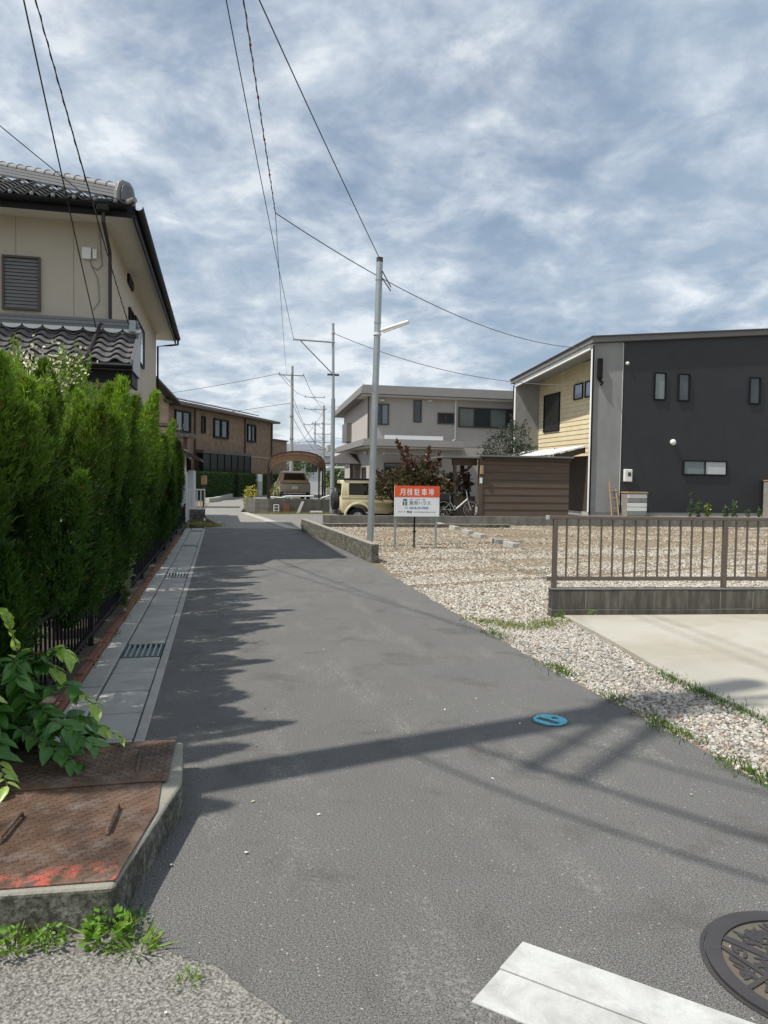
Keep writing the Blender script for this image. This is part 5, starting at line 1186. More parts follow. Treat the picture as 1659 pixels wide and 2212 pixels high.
text_mesh('lettering', '検索', .026, 'sign_white', pl, (tx(.31), BY-.0032, .795), .05, .0004)
text_mesh('lettering', 'www.toukai-house.co.jp', .036, 'ink_grey', pl, (tx(.42), TY, .785), .5, .0005)
lx = tx(.19); 
lg = box('logo_blue_cap', 'logo_blue', pl, lx, lx+.09, BY-.003, BY-.0002, 1.045, 1.087, .0)
box('logo_teal_band', 'logo_teal', pl, lx, lx+.09, BY-.003, BY-.0002, 1.03, 1.044)
box('logo_brown_bar', 'logo_brown', pl, lx-.008, lx+.024, BY-.003, BY-.0002, .95, 1.029); box('logo_cream_bar', 'logo_cream', pl, lx+.025, lx+.045, BY-.003, BY-.0002, .95, 1.029); box('logo_green_bar', 'logo_green', pl, lx+.046, lx+.092, BY-.003, BY-.0002, .95, 1.029)

# ------------------------------------------------------------------ parking stops
for k, p in enumerate(((1517, 1465), (1392, 1432), (1252, 1388), (1150, 1357), (1037, 1320), (920, 1292))):
    q = G((1300+p[0]*.4822)/1.8228, (1450+p[1]*.4822)/1.8228)
    o = MB().prism([(-.09, 0, -.05), (.09, 0, -.05), (.075, 0, .1), (-.075, 0, .1)], (0, .6, 0)).build('parking_stop', 'kerb_concrete', None, .008); o.location = q
    tag(o, 'concrete parking stop in the gravel, %s counted from the grey block wall' % ['sixth', 'fifth', 'fourth', 'third', 'second', 'first'][k], 'parking stop', 'concrete parking stops in a row')

# ------------------------------------------------------------------ steel poles
p1_ = thing('lamp_pole', 'tall galvanised steel pole with a tube lamp beside the parking sign', 'pole', (3.29, 16.25, 0))
B0, T0 = Vector((3.29, 16.25, -.1)), Vector((3.42, 16.25, 6.3))
MB().tube(B0, T0, .074, .072, 20).build('shaft', 'galvanised', p1_, smooth=True)
MB().tube(T0+Vector((0, 0, .0)), T0+Vector((0, 0, .1)), .074, n=20).build('cap', 'brown_frame', p1_)
at = lambda z: B0.lerp(T0, (z+.1)/6.4)
for z in (5.92, 4.98): MB().tube(at(z-.02), at(z+.02), .08, n=20).build('band', 'galvanised', p1_)
MB().tube(at(4.72)-Vector((.0, 0, .02)), at(4.72)+Vector((0, 0, .03)), .092, n=20).build('clamp', 'white_metal', p1_)
la = MB(); a = at(4.8)+Vector((.07, -.03, 0)); b = a+Vector((.5, -.55, .12)); la.tube(a, b, .035, n=10); la.build('lamp_housing', 'white_metal', p1_)
la = MB(); la.tube(a+Vector((.05, -.05, -.04)), b+Vector((0, 0, -.035)), .022, n=8); la.build('lamp_tube', 'plastic_white', p1_)
MB().tube(at(4.78), a, .02, n=6).build('bracket', 'black_metal', p1_)
for z, l in ((6.1, .35), (5.95, .28)): MB().tube(at(z)+Vector((.05, -.06, 0)), at(z)+Vector((.05+.2, -.08, -l)), .012, n=6).build('cable_tail', 'cable', p1_)
MB().tube(at(.0), at(.08), .085, n=20).build('base_collar', 'brown_frame', p1_)
p2_ = thing('bracket_pole', 'slender grey steel pole with a long side bracket behind the block wall', 'pole', (4.66, 31.3, -.2))
MB().tube((4.66, 31.3, -.2), (4.66, 31.3, 4.9), .1, .085, 18).build('lower_shaft', 'galvanised', p2_, smooth=True)
MB().tube((4.66, 31.3, 4.9), (4.62, 31.3, 8.05), .06, .055, 16).build('upper_shaft', 'galvanised', p2_, smooth=True)
for z in (1.1, .75, .35): MB().tube((4.66, 31.3, z), (4.66, 31.3, z+.05), .112, n=18).build('band', 'galvanised', p2_)
MB().tube((4.7, 31.25, 7.25), (2.95, 31.25, 7.28), .035, n=8).build('bracket_arm', 'galvanised', p2_)
MB().tube((4.62, 31.25, 5.92), (3.25, 31.25, 7.24), .025, n=8).build('brace', 'galvanised', p2_)
MB().tube((4.4, 31.3, 5.9), (4.9, 31.3, 5.9), .045, n=8).build('clamp', 'brown_frame', p2_)
MB().tube((4.6, 31.3, 7.6), (4.64, 31.3, 7.7), .07, n=8).build('clamp', 'galvanised', p2_)
# ------------------------------------------------------------------ ivory off-roader, side on, tail to the left
def wheel_obj(parent, c, r, w, axis='y', hub='plastic_grey'):
    ax = (0, 1, 0) if axis == 'y' else (1, 0, 0)
    t = MB(); t.lathe(Vector(c)-Vector(ax)*w/2, ax, [(0, r*.62), (0, r*.9), (w*.15, r), (w*.85, r), (w, r*.9), (w, r*.62)], 28); o = t.build('wheel', 'rubber', parent, smooth=True)
    h = MB(); h.lathe(Vector(c)-Vector(ax)*(w/2+.004), ax, [(0, r*.15), (0.0, r*.56), (.03, r*.6), (w, r*.6)], 20); h.build('rim', hub, o)
    b = MB()
    for k in range(5):
        a = 2*math.pi*k/5; u = Vector((math.cos(a), 0, math.sin(a))) if axis == 'y' else Vector((0, math.cos(a), math.sin(a)))
        p = Vector(c)-Vector(ax)*(w/2+.012); b.tube(p, p+u*r*.55, r*.08, r*.06, 6)
    b.build('spokes', hub, o)
    return o
JX, JY, JZ = 4.27, 26.4, -.22
jm = thing('off_roader', 'ivory boxy off-roader with spare wheel on its tail behind the block wall', 'car', (JX+1.6, JY+.7, JZ))
def side(pts, y0, y1, name, mat, bev=.03, parent=jm):
    return MB().prism([(JX+x, JY+y0, JZ+z) for x, z in pts], (0, y1-y0, 0)).build(name, mat, parent, bev, True)
def arch(cx, cz, r, n=9, a0=180, a1=0): return [(cx+r*math.cos(R(a0+(a1-a0)*i/n)), cz+r*math.sin(R(a0+(a1-a0)*i/n))) for i in range(n+1)]
lower = [(.03, .5), (.0, .62), (.0, 1.06), (3.2, 1.06), (3.25, .95), (3.25, .52)] + list(reversed([(p[0], max(.5, p[1])) for p in arch(2.62, .36, .45)])) + list(reversed([(p[0], max(.5, p[1])) for p in arch(.62, .36, .45)]))
side(lower, 0, 1.42, 'body', 'paint_ivory', .02)
side([(.01, 1.05), (.05, 1.66), (.1, 1.7), (1.95, 1.7), (2.0, 1.67), (2.28, 1.05)], .04, 1.38, 'cabin', 'paint_ivory', .03)
side([(.07, 1.68), (.09, 1.735), (.2, 1.75), (1.85, 1.75), (1.97, 1.69)], .02, 1.4, 'roof', 'black_metal', .015)
side([(2.3, 1.0), (2.32, 1.1), (3.1, 1.08), (3.2, 1.0)], .06, 1.36, 'bonnet', 'paint_ivory', .02)
side([(.0, 1.045), (.0, 1.075), (2.3, 1.075), (2.3, 1.045)], -.012, .0, 'belt_line', 'paint_ivory', .004)
for (x0, x1, z0, z1) in ((.28, 1.0, 1.14, 1.58),): side([(x0, z0), (x0, z1), (x1, z1), (x1, z0)], .018, .034, 'side_window', 'car_glass', 0)
side([(1.1, 1.14), (1.1, 1.6), (1.92, 1.6), (2.1, 1.14)], .018, .034, 'side_window', 'car_glass', 0)
fr = MB()
for x0, x1, z0, z1 in ((.25, 1.03, 1.1, 1.14), (.25, 1.03, 1.58, 1.61), (.25, .28, 1.14, 1.58), (1.0, 1.03, 1.14, 1.58)): fr.box(JX+x0, JX+x1, JY+.008, JY+.04, JZ+z0, JZ+z1)
fr.build('window_surround', 'paint_ivory', jm)
def flare(cx):
    o_, i_ = arch(cx, .36, .53), arch(cx, .36, .45)
    side(o_ + list(reversed(i_)), -.05, .06, 'wheel_arch', 'paint_ivory', .012)
flare(.62); flare(2.62)
for cx in (.62, 2.62):
    wheel_obj(jm, (JX+cx, JY+.12, JZ+.34), .34, .19); wheel_obj(jm, (JX+cx, JY+1.3, JZ+.34), .34, .19)
side([(-.06, .4), (-.06, .56), (.2, .56), (.3, .4)], .04, 1.38, 'rear_bumper', 'rubber', .02)
side([(3.1, .4), (3.1, .62), (3.38, .6), (3.38, .42)], .04, 1.38, 'front_bumper', 'rubber', .02)
sw = wheel_obj(jm, (JX-.13, JY+.72, JZ+.92), .34, .22, 'x', 'rubber')
box('tail_lamp', 'tail_red', jm, JX-.006, JX+.05, JY+.05, JY+.13, JZ+.55, JZ+.75); box('rear_window', 'car_glass', jm, JX-.004, JX+.03, JY+.2, JY+1.2, JZ+1.14, JZ+1.56)
box('fuel_flap', 'brown_frame', jm, JX+1.02, JX+1.2, JY-.006, JY-.0005, JZ+.86, JZ+1.0)
MB().lathe((JX+2.05, JY-.12, JZ+1.2), (1, 0, 0), [(0, .05), (.03, .09), (.1, .09), (.13, .05)], 12).build('door_mirror', 'black_metal', jm)
side([(.3, .34), (.3, .42), (3.0, .42), (3.0, .34)], .1, 1.3, 'chassis', 'black_metal', 0)

# ------------------------------------------------------------------ retaining wall, platform, carport and the khaki car
rw = thing('retaining_wall', 'low grey block retaining wall below the carport', 'block wall', (1.1, 31.7, 0))
wp = [(1.12, 36.2), (1.15, 32.8), (1.45, 31.7), (2.0, 31.5), (6.2, 31.75)]
rows, bl_ = 3, .4
def blkmesh(l): return protomesh(MB().box(.004, l-.004, 0, .15, .003, .203), 'old_block', .006, 'block')
BM_ = blkmesh(.4)
for a, b in zip(wp[:-1], wp[1:]):
    a, b = Vector((*a, 0)), Vector((*b, 0)); L_ = (b-a).length; n = max(1, round(L_/.4)); ang = math.atan2((b-a).y, (b-a).x); d = (b-a)/n; me = BM_ if abs(L_/n-.4) < .02 else blkmesh(L_/n)
    for r in range(rows):
        for i in range(n): inst(me, 'block', rw, a+d*i+Vector((0, 0, r*.206)), (0, 0, ang))
struct(MB().flat([(1.3, 36.2), (1.33, 32.9), (1.6, 31.95), (2.05, 31.72), (6.2, 31.95), (6.2, 47), (1.9, 47)], -.23, .28).build('platform', 'stony_ground'))
tag(MB().box(2.62, 2.86, 31.44, 31.49, .02, .42).build('red_board', 'brick_orange', None, .006), 'small red board leaning on the grey retaining wall', 'board')
tag(MB().prism([(3.15, 31.3, 0), (3.28, 31.3, 0), (3.5, 31.42, .52), (3.38, 31.42, .52)], (0, .04, 0)).build('leaning_board', 'plastic_grey', None, .006), 'pale board leaning at an angle on the grey retaining wall', 'board')
tag(MB().box(3.75, 4.25, 31.3, 31.42, .02, .12).build('white_beam', 'white_metal', None, .01), 'short white beam lying at the foot of the retaining wall', 'beam')
st_ = thing('step_stool', 'small white step stool standing before the grey retaining wall', 'stool', (2.3, 31.3, 0))
for x in (2.2, 2.4): box('side', 'white_metal', st_, x, x+.025, 31.3, 31.42, 0, .38)
for z in (.12, .24, .36): box('step', 'white_metal', st_, 2.226, 2.399, 31.3, 31.42, z, z+.025)
wr = thing('white_rail', 'low white tube rail on top of the retaining wall before the khaki car', 'rail', (3.3, 32.1, .62))
MB().path([(2.1, 31.95, .68), (2.6, 31.95, .66), (2.75, 31.95, .72), (3.95, 31.95, .74), (3.95, 31.95, .55)], .03, 8).build('tube', 'white_metal', wr)
MB().path([(4.3, 31.95, .66), (4.6, 31.95, .76), (5.0, 31.95, .75), (5.4, 31.95, .5)], .03, 8).build('tube', 'white_metal', wr)
for x in (3.0, 3.6): MB().tube((x, 31.95, .5), (x, 31.95, .72), .025, n=8).build('upright', 'white_metal', wr)
tree('yellow_shrub', 'small yellow green shrub on the corner of the retaining wall', (1.35, 33.2, .3), [(.0, 0, .55, .3, .3, .25), (-.1, -.1, .25, .25, .25, .25)], 600, .07, .045, [(.35, .3, .04), (.2, .26, .05), (.42, .3, .05)], .4, None, (), 21, cat='shrub')
tree('yellow_shrub', 'second smaller yellow green shrub beside the khaki car', (2.75, 38.0, .3), [(0, 0, .5, .25, .25, .3)], 350, .07, .045, [(.3, .28, .05), (.18, .22, .05)], .4, None, (), 22, cat='shrub')
cp = thing('carport', 'carport with brown arched canopy over the khaki car', 'carport', (3.9, 39, .28))
def cring(y, dx, t):
    pts = [(-1.36, 2.1), (-1.3, 2.35), (-1.1, 2.56), (-.8, 2.68), (-.3, 2.76), (.1, 2.78), (.6, 2.74), (1., 2.64), (1.22, 2.5), (1.36, 2.3), (1.4, 2.1)]
    dz = -.045*(y-36.2); return [(3.62+dx+x*1.0, y, z+dz) for x, z in pts] + [(3.62+dx+x*.985, y, z-t+dz) for x, z in reversed(pts)]
for k in range(3):
    y0, y1 = 36.2+k*2.05, 36.2+(k+1)*2.05-.03; MB().loft([cring(y0, .085*(y0-36.2), .02), cring(y1, .085*(y1-36.2), .02)]).build('canopy_panel', 'canopy_brown', cp)
for k in range(4):
    y = 36.2+k*2.05; dx = .085*(y-36.2); r = cring(y, dx, .0)[:11]; MB().path([(x, y, z+.03) for x, _, z in r], .03, 6).build('rib', 'dark_bronze', cp)
    if k != 2:
        for sx in (-1.36, 1.4): MB().box(3.62+dx+sx-.04, 3.62+dx+sx+.04, y-.05, y+.05, .28, 2.12-.045*(y-36.2)).build('post', 'dark_bronze', cp)
for sx in (-1.36, 1.4): MB().tube((3.62+sx, 36.2, 2.1), (3.62+sx+.52, 42.35, 1.83), .035, n=6).build('side_beam', 'dark_bronze', cp)
CXx, CYy, CZz = 4.02, 41.0, .28
kc = thing('khaki_car', 'khaki crossover car parked tail first under the brown carport', 'car', (CXx, CYy+2, CZz))
def sec(y, hw, z0, z1, top, n=7, pw=3.2):
    """superellipse-like section, hw at the waist, top half width at z1"""
    L_ = [(-hw*.9, z0), (-hw, z0+.12), (-hw, (z0+z1)/2), (-hw*.985, z1-.08), (-top, z1)]
    return [(CXx+x, CYy+y, CZz+z) for x, z in L_] + [(CXx-x, CYy+y, CZz+z) for x, z in reversed(L_)]
MB().loft([sec(-.02, .80, .38, .92, .72), sec(.06, .88, .33, 1.02, .80), sec(.5, .915, .3, 1.06, .83), sec(2.2, .92, .28, 1.04, .82), sec(3.6, .9, .3, .98, .78), sec(4.2, .84, .34, .84, .68), sec(4.35, .72, .42, .74, .6)]).build('body', 'paint_khaki', kc, .02, True)
def gsec(y, b, t, z0, z1): return [(CXx-b, CYy+y, CZz+z0), (CXx-(b+t)/2-.02, CYy+y, CZz+(z0+z1)/2), (CXx-t, CYy+y, CZz+z1-.05), (CXx-t*.8, CYy+y, CZz+z1), (CXx+t*.8, CYy+y, CZz+z1), (CXx+t, CYy+y, CZz+z1-.05), (CXx+(b+t)/2+.02, CYy+y, CZz+(z0+z1)/2), (CXx+b, CYy+y, CZz+z0)]
gh_ = MB().loft([gsec(.1, .78, .74, .98, 1.06), gsec(.42, .8, .62, .98, 1.5), gsec(.7, .81, .64, .98, 1.6), gsec(1.7, .82, .64, .98, 1.63), gsec(2.5, .8, .6, .98, 1.5), gsec(3.3, .76, .7, .95, 1.02)]).build('cabin', 'paint_khaki', kc, .012, True)
def quadp(pts, th=.012): return MB().prism([(CXx+x, CYy+y, CZz+z) for x, y, z in pts], (0, -th, th*.4))
quadp([(-.62, .15, 1.12), (.62, .15, 1.12), (.52, .37, 1.44), (-.52, .37, 1.44)]).build('rear_window', 'car_glass', kc)
MB().prism([(CXx-.6, CYy+.33, CZz+1.5), (CXx+.6, CYy+.33, CZz+1.5), (CXx+.62, CYy+.7, CZz+1.6), (CXx-.62, CYy+.7, CZz+1.6)], (0, 0, .03)).build('roof_spoiler', 'paint_khaki', kc, .008)
for sx in (-1, 1): MB().box(CXx+sx*.79-.07*(sx > 0)-.0*(sx < 0), CXx+sx*.79+.07*(sx < 0), CYy-.005, CYy+.1, CZz+.93, CZz+1.0).build('tail_lamp', 'tail_red', kc)
box('lamp_strip', 'car_glass', kc, CXx-.7, CXx+.7, CYy-.03, CYy+.02, CZz+.925, CZz+.955)
box('number_plate', 'awning_white', kc, CXx-.165, CXx+.165, CYy-.05, CYy-.035, CZz+.62, CZz+.785)
MB().prism([(CXx-.84, CYy-.02, CZz+.3), (CXx+.84, CYy-.02, CZz+.3), (CXx+.8, CYy-.02, CZz+.46), (CXx-.8, CYy-.02, CZz+.46)], (0, -.07, 0)).build('lower_bumper', 'rubber', kc, .015)
box('bumper_trim', 'chrome', kc, CXx-.62, CXx+.62, CYy-.105, CYy-.091, CZz+.35, CZz+.43, .01)
for sx in (-1, 1):
    for y in (.75, 3.4): wheel_obj(kc, (CXx+sx*.8, CYy+y, CZz+.34), .34, .22, 'x')
    MB().lathe((CXx+sx*.97, CYy+2.5, CZz+1.08), (0, 1, 0), [(0, .05), (.02, .1), (.12, .1), (.16, .05)], 10).build('door_mirror', 'black_metal', kc)

# ------------------------------------------------------------------ end of the gutter: white railing, outbuilding
wq = thing('white_railing', 'short white painted railing on a concrete block at the end of the gutter', 'railing', (-.75, 24.4, 0))
box('base_block', 'mossy_concrete', wq, -.95, -.5, 24.32, 24.6, -.2, .46, .02)
for z in (.47, 1.07): box('rail', 'white_metal', wq, -1.02, -.46, 24.38, 24.44, z, z+.045)
for i in range(5): box('bar', 'white_metal', wq, -.97+i*.118, -.935+i*.118, 24.395, 24.425, .516, 1.069)
ob = thing('outbuilding', 'small white walled outbuilding with dark pent roof beyond the hedge', 'outbuilding', (-2, 25.6, 0))
box('wall', 'factory_white', ob, -3.4, -1.08, 25.2, 28.0, 0, 1.66)
box('side_wall', 'factory_white', ob, -1.075, -.9, 26.4, 29.0, 0, 1.72)
box('upper_wall', 'beige_stucco', ob, -3.3, -1.12, 25.4, 30, 1.665, 2.4)
m = MB(); m.prism([(-1.5, 25.0, 2.55), (-.62, 25.0, 2.1), (-.62, 25.0, 2.05), (-1.5, 25.0, 2.42)], (0, 4.5, 0)); m.build('pent_roof', 'roof_dark', ob)
pane_window(ob, 'y', 26.3, 28.2, 1.75, 2.08, -1.1, 1, 'black_metal', 'window_glass', .04, .05)
box('letter_box', 'timber_raw', ob, -.72, -.5, 29.4, 29.7, 1.2, 1.55, .02); box('letter_post', 'brown_frame', ob, -.66, -.56, 29.5, 29.6, -.1, 1.199)
bx2 = thing('small_roofed_gate', 'small dark roofed gate between the outbuilding and the brown house', 'gate', (-2.6, 38, 0))
box('roof', 'roof_dark', bx2, -4.2, -1.2, 36.5, 38.5, 3.4, 3.55); box('roof', 'roof_brown', bx2, -4.1, -2.0, 36.8, 38, 3.9, 4.05); box('gate_post', 'brown_frame', bx2, -1.75, -1.55, 37, 37.2, 0, 3.4); box('gate_post', 'brown_frame', bx2, -3.4, -3.2, 37, 37.2, 0, 3.4); box('gate_panel', 'timber_dark', bx2, -3.2, -1.75, 37.05, 37.12, .1, 2.6)

# ------------------------------------------------------------------ brown tiled house beyond (own rotated frame)
bh = thing('brown_tiled_house', 'long brown brick tiled two storey house beyond the bend of the lane', 'house', (-3.6, 51.5, 0)); bh.rotation_euler.z = 1.0920; ORG[bh.name] = Vector((0, 0, 0))
box('wall', 'tile_wall', bh, -.2, 17.5, 0, 8, 0, 6.35); box('annex_wall', 'tile_wall', bh, 17.51, 23, .8, 7, 0, 5.0); box('annex_parapet', 'roof_dark', bh, 17.4, 23.1, .65, 7.1, 5.0, 5.12)
box('gable_wing', 'tile_wall_pale', bh, -5, -.21, -.4, 8, 0, 6.5)
rfb = MB(); rfb.add([(-.8, -.6, 6.35), (18.1, -.6, 6.35), (18.1, 8.6, 6.35), (-.8, 8.6, 6.35), (2.6, 4, 7.5), (14.7, 4, 7.5), (-.8, -.6, 6.52), (18.1, -.6, 6.52)], [(0, 3, 2, 1), (6, 7, 5, 4), (0, 1, 7, 6), (1, 2, 5, 7), (2, 3, 4, 5), (3, 0, 6, 4)]); rfo = rfb.build('roof', 'roof_brown', bh)
for x0, x1 in ((3.4, 7.8), (8.1, 11.4), (12.2, 15.5)):
    MB().add([(x0, .3, 6.83), (x1, .3, 6.83), (x1, 3.3, 7.5), (x0, 3.3, 7.5), (x0, .3, 6.9), (x1, .3, 6.9), (x1, 3.3, 7.57), (x0, 3.3, 7.57)], [(0, 3, 2, 1), (4, 5, 6, 7), (0, 1, 5, 4), (1, 2, 6, 5), (2, 3, 7, 6), (3, 0, 4, 7)]).build('solar_panel', 'solar_panel', rfo)
MB().prism([(-5., -.4, 6.5), (-.21, -.4, 6.5), (-2.6, -.4, 7.6)], (0, 8.4, 0)).build('gable_wall', 'tile_wall_pale', bh)
for e in (-1, 1): MB().prism([(-2.6, -1., 7.62), (-2.6+e*3., -1., 6.25), (-2.6+e*3., -1., 6.4), (-2.6, -1., 7.77)], (0, 9.4, 0)).build('gable_roof', 'roof_dark', bh)
pane_window(bh, 'x', 1.3, 3.15, 4.7, 5.95, 0, -1, 'black_metal', ('window_pale', 'window_glass'), .12, .1, (2.2,))
pane_window(bh, 'x', 4.95, 5.3, 4.8, 5.85, 0, -1, 'black_metal', 'window_glass', .1, .1)
pane_window(bh, 'x', 6.8, 8.9, 4.6, 5.8, 0, -1, 'black_metal', 'window_glass', .14, .12, (7.85,))
pane_window(bh, 'x', 12.6, 13.95, 4.6, 5.8, 0, -1, 'black_metal', ('window_pale', 'window_glass'), .14, .12, (13.3,))
for x in (3.88, 12.05, 17.45): box('downpipe', 'brown_frame', bh, x-.06, x+.06, -.13, -.002, 0, 6.3)
box('mid_band', 'roof_brown', bh, 3.95, 11.99, -.7, -.004, 3.22, 3.45); box('mid_band', 'tile_wall_pale', bh, 12.12, 17.39, -.05, -.003, 3.2, 3.3)
pc = thing('sun_room', 'dark glazed sun room along the front of the brown tiled house', 'sun room', (-3.6, 51.5, 0)); pc.rotation_euler.z = 1.0920; ORG[pc.name] = Vector((0, 0, 0))
for k in range(7): box('pane', 'dark_glass', pc, 4.05+k*1.13, 5.1+k*1.13, -.6, -.56, .2, 3.2)
for k in range(8): box('mullion', 'black_metal', pc, 3.97+k*1.13, 4.045+k*1.13, -.64, -.5, .1, 3.21)
box('transom', 'black_metal', pc, 3.97, 11.95, -.66, -.641, 2.0, 2.08)
tag(box('air_conditioner', 'plastic_white', None, 0, .85, 0, .35, 0, .65, .03), 'white outdoor air conditioner unit beside the brown tiled house', 'air conditioner').location = (3.1, 62.6, 1.15)
bpy.data.objects['air_conditioner'].rotation_euler.z = 1.092
tag(box('unit_stand', 'plastic_grey', None, 0, .85, 0, .35, 0, 1.17), 'grey stand carrying the white air conditioner unit', 'stand').location = (3.1, 62.6, -.02)
bpy.data.objects['unit_stand'].rotation_euler.z = 1.092
def clipped_hedge(label, p0, p1, h, t, seed):
    p0, p1 = np.array([*p0, 0.]), np.array([*p1, 0.]); d = p1-p0; L_ = np.linalg.norm(d); d /= L_; nrm = np.array([-d[1], d[0], 0]); g = np.random.default_rng(seed)
    th = thing('clipped_hedge', label, 'hedge', tuple(p0)); n = int(900*L_)
    f = g.random(n); P = p0+d*(g.random(n)*L_)[:, None]; top = f < .28; front = (f >= .28) & (f < .7); 
    off = np.where(front, -t/2+g.normal(0, .02, n), g.uniform(-t/2, t/2, n)); z = np.where(top, h+g.normal(0, .02, n), g.uniform(0.02, h, n))
    P = P+nrm*off[:, None]; P[:, 2] = z; D = g.normal(0, .6, (n, 3)); D[:, 2] += np.where(top, 1., .3); D -= nrm*np.where(front, .6, 0)[:, None]
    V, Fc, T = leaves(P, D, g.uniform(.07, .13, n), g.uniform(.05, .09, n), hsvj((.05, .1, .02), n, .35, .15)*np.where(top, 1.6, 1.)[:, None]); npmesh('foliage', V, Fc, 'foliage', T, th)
    q = [p0-nrm*(t/2-.04), p1-nrm*(t/2-.04), p1+nrm*(t/2-.04), p0+nrm*(t/2-.04)]; MB().flat([(a[0], a[1]) for a in q], 0, h-.04).build('core', 'core_green', th)
simple('core_green', (.02, .035, .01), .9)
clipped_hedge('clipped green hedge at the bend before the brown house, nearer the outbuilding', (-1.5, 50.5), (.65, 58.2), 1.75, .8, 31)
clipped_hedge('clipped green hedge at the bend, running on behind the yellow shrub', (1.05, 58.8), (6.0, 72), 1.75, .8, 32)
tag(MB().flat([(-.62, 44.7), (-.2, 46.2), (.95, 57.2), (.75, 57.4), (-.42, 46.6), (-.86, 45)], -.2, .26).build('low_kerb_wall', 'kerb_concrete', None, .02), 'low concrete edging wall before the clipped hedge', 'low wall')

# ------------------------------------------------------------------ utility poles far down the lane
def util_pole(label, base, h, arms, r=.17, group='utility poles along the lane'):
    t = thing('utility_pole', label, 'utility pole', base, group); b = Vector(base)
    MB().tube(b, b+Vector((0, 0, h)), r, r*.6, 16).build('shaft', 'pole_concrete', t, smooth=True)
    for z, x0, x1, dy in arms:
        arm = MB().tube((b.x+x0, b.y+dy, b.z+z), (b.x+x1, b.y+dy, b.z+z), .045, n=6).build('crossarm', 'galvanised', t)
        n = 3
        for k in range(n):
            x = x0+(x1-x0)*(k+.06)/(n-.9+.02); MB().lathe((b.x+x, b.y+dy, b.z+z), (0, 0, 1), [(0, .03), (.06, .06), (.12, .05), (.18, .06), (.22, .02)], 8).build('insulator', 'plastic_grey', arm)
        MB().tube((b.x+x0*.7, b.y+dy, b.z+z), (b.x, b.y+dy, b.z+z-.7), .025, n=5).build('brace', 'galvanised', t)
    for z in (h*.62, h*.45): MB().tube(b+Vector((0, 0, z)), b+Vector((0, 0, z+.12)), r, n=14).build('band', 'galvanised', t)
    return t
util_pole('concrete utility pole with one wide crossarm behind the carport', (5.65, 60.5, -.2), 10.75, [(10.0, -1.1, .95, -.12)])
util_pole('tallest far concrete utility pole with many crossarms', (12.0, 88, -.2), 10.4, [(11.3, -2.3, .1, -.1), (9.9, -2.4, .3, -.1), (8.2, -1.4, 1., -.1), (7.0, -1.2, .9, -.1), (6.0, -.6, .9, -.1), (5.2, -.6, .9, -.1)], .2)
util_pole('slim dark utility pole beside the tallest far one', (13.1, 105, -.2), 9.8, [(9.3, -1.6, .6, -.1), (6.9, -1.2, .6, -.1)], .14)
util_pole('farthest thin utility pole seen beyond the carport', (12.2, 125, -.2), 8.0, [(7.6, -.8, .8, -.1)], .12)
tp = thing('transformer', 'grey pole transformer hung on the far utility pole', 'transformer', (12.55, 87.8, 4.7)); MB().lathe((12.55, 87.8, 4.7), (0, 0, 1), [(0, .22), (.05, .26), (.8, .26), (.86, .2)], 16).build('tank', 'plastic_grey', tp); MB().box(12.15, 12.4, 87.75, 87.85, 5.0, 5.1).build('bracket', 'galvanised', tp)
# pole beside the slab; its shadow and wires cross the picture
UP = Vector((-2.1, 3.18, 0)); up_ = thing('utility_pole', 'near concrete utility pole beside the slab with wires to the houses', 'utility pole', UP, 'utility poles along the lane')
MB().tube(UP-Vector((0, 0, .2)), UP+Vector((0, 0, 9.7)), .175, .13, 20).build('shaft', 'pole_concrete', up_, smooth=True)
MB().box(-2.9, -.55, 2.98, 3.06, 8.52, 8.6).build('crossarm', 'galvanised', up_)
MB().box(-2.6, -1.2, 2.98, 3.05, 7.75, 7.82).build('crossarm', 'galvanised', up_)
for off, z in ((.12, 8.35), (-.14, 8.3)):
    d = Vector((-math.cos(R(38)), -math.sin(R(38)), 0)); nrm = Vector((-d.y, d.x, 0)); a = UP+nrm*off; m = MB(); m.prism([tuple(a+Vector((0, 0, z))+nrm*u+Vector((0, 0, w))) for u, w in ((-.04, -.04), (.04, -.04), (.04, .04), (-.04, .04))], d*1.75); m.build('crossarm', 'galvanised', up_)
MB().lathe(UP+Vector((.42, .12, 7.0)), (0, 0, 1), [(0, .18), (.04, .22), (.62, .22), (.68, .15)], 16).build('transformer_tank', 'plastic_grey', up_)
MB().tube(UP+Vector((0, 0, 7.3)), UP+Vector((.3, .1, 7.3)), .04, n=6).build('tank_bracket', 'galvanised', up_)

# ------------------------------------------------------------------ wires
def sagged(a, b, sag, n=40):
    a, b = Vector(a), Vector(b); return [a.lerp(b, k/n)-Vector((0, 0, 4*sag*(k/n)*(1-k/n))) for k in range(n+1)]
def start_for(px, end, Y, z):
    """start point at (Y, z) so that the straight wire passes the sight line px"""
    n = np.cross(ray(*px), np.array(end)-O); return (-(n[1]*Y+n[2]*(z-CAMZ))/n[0], Y, z)
def wire(label, a, b, sag, r=.008, mat='cable', twist=0, group='overhead wires'):
    p = sagged(a, b, sag, 64); m = MB(); m.path(p, r, 5)
    if twist:
        q = []
        for k in range(241):
            u = k/240*64; i = min(63, int(u)); c = p[i].lerp(p[i+1], u-i); ph = twist*2*math.pi*k/240; q.append(c+Vector((math.cos(ph)*r*1.3, 0, math.sin(ph)*r*1.3)))
        m.path(q, r*.7, 4)
    o = m.build('overhead_wire', mat); return tag(o, label, 'wire', group)
e1 = (2.97, 31.25, 7.28); wire('long overhead wire running to the bracket of the slender grey pole', start_for((495, 0), e1, 3., 8.6), e1, .25, .009)
J = PY(595, 460, 16.); s2 = start_for((528, 0), J, 3., 8.6)
wire('thick overhead cable with red spiral ties that ends in a splice over the road', s2, J, .06, .009, 'cable_grey', 30)
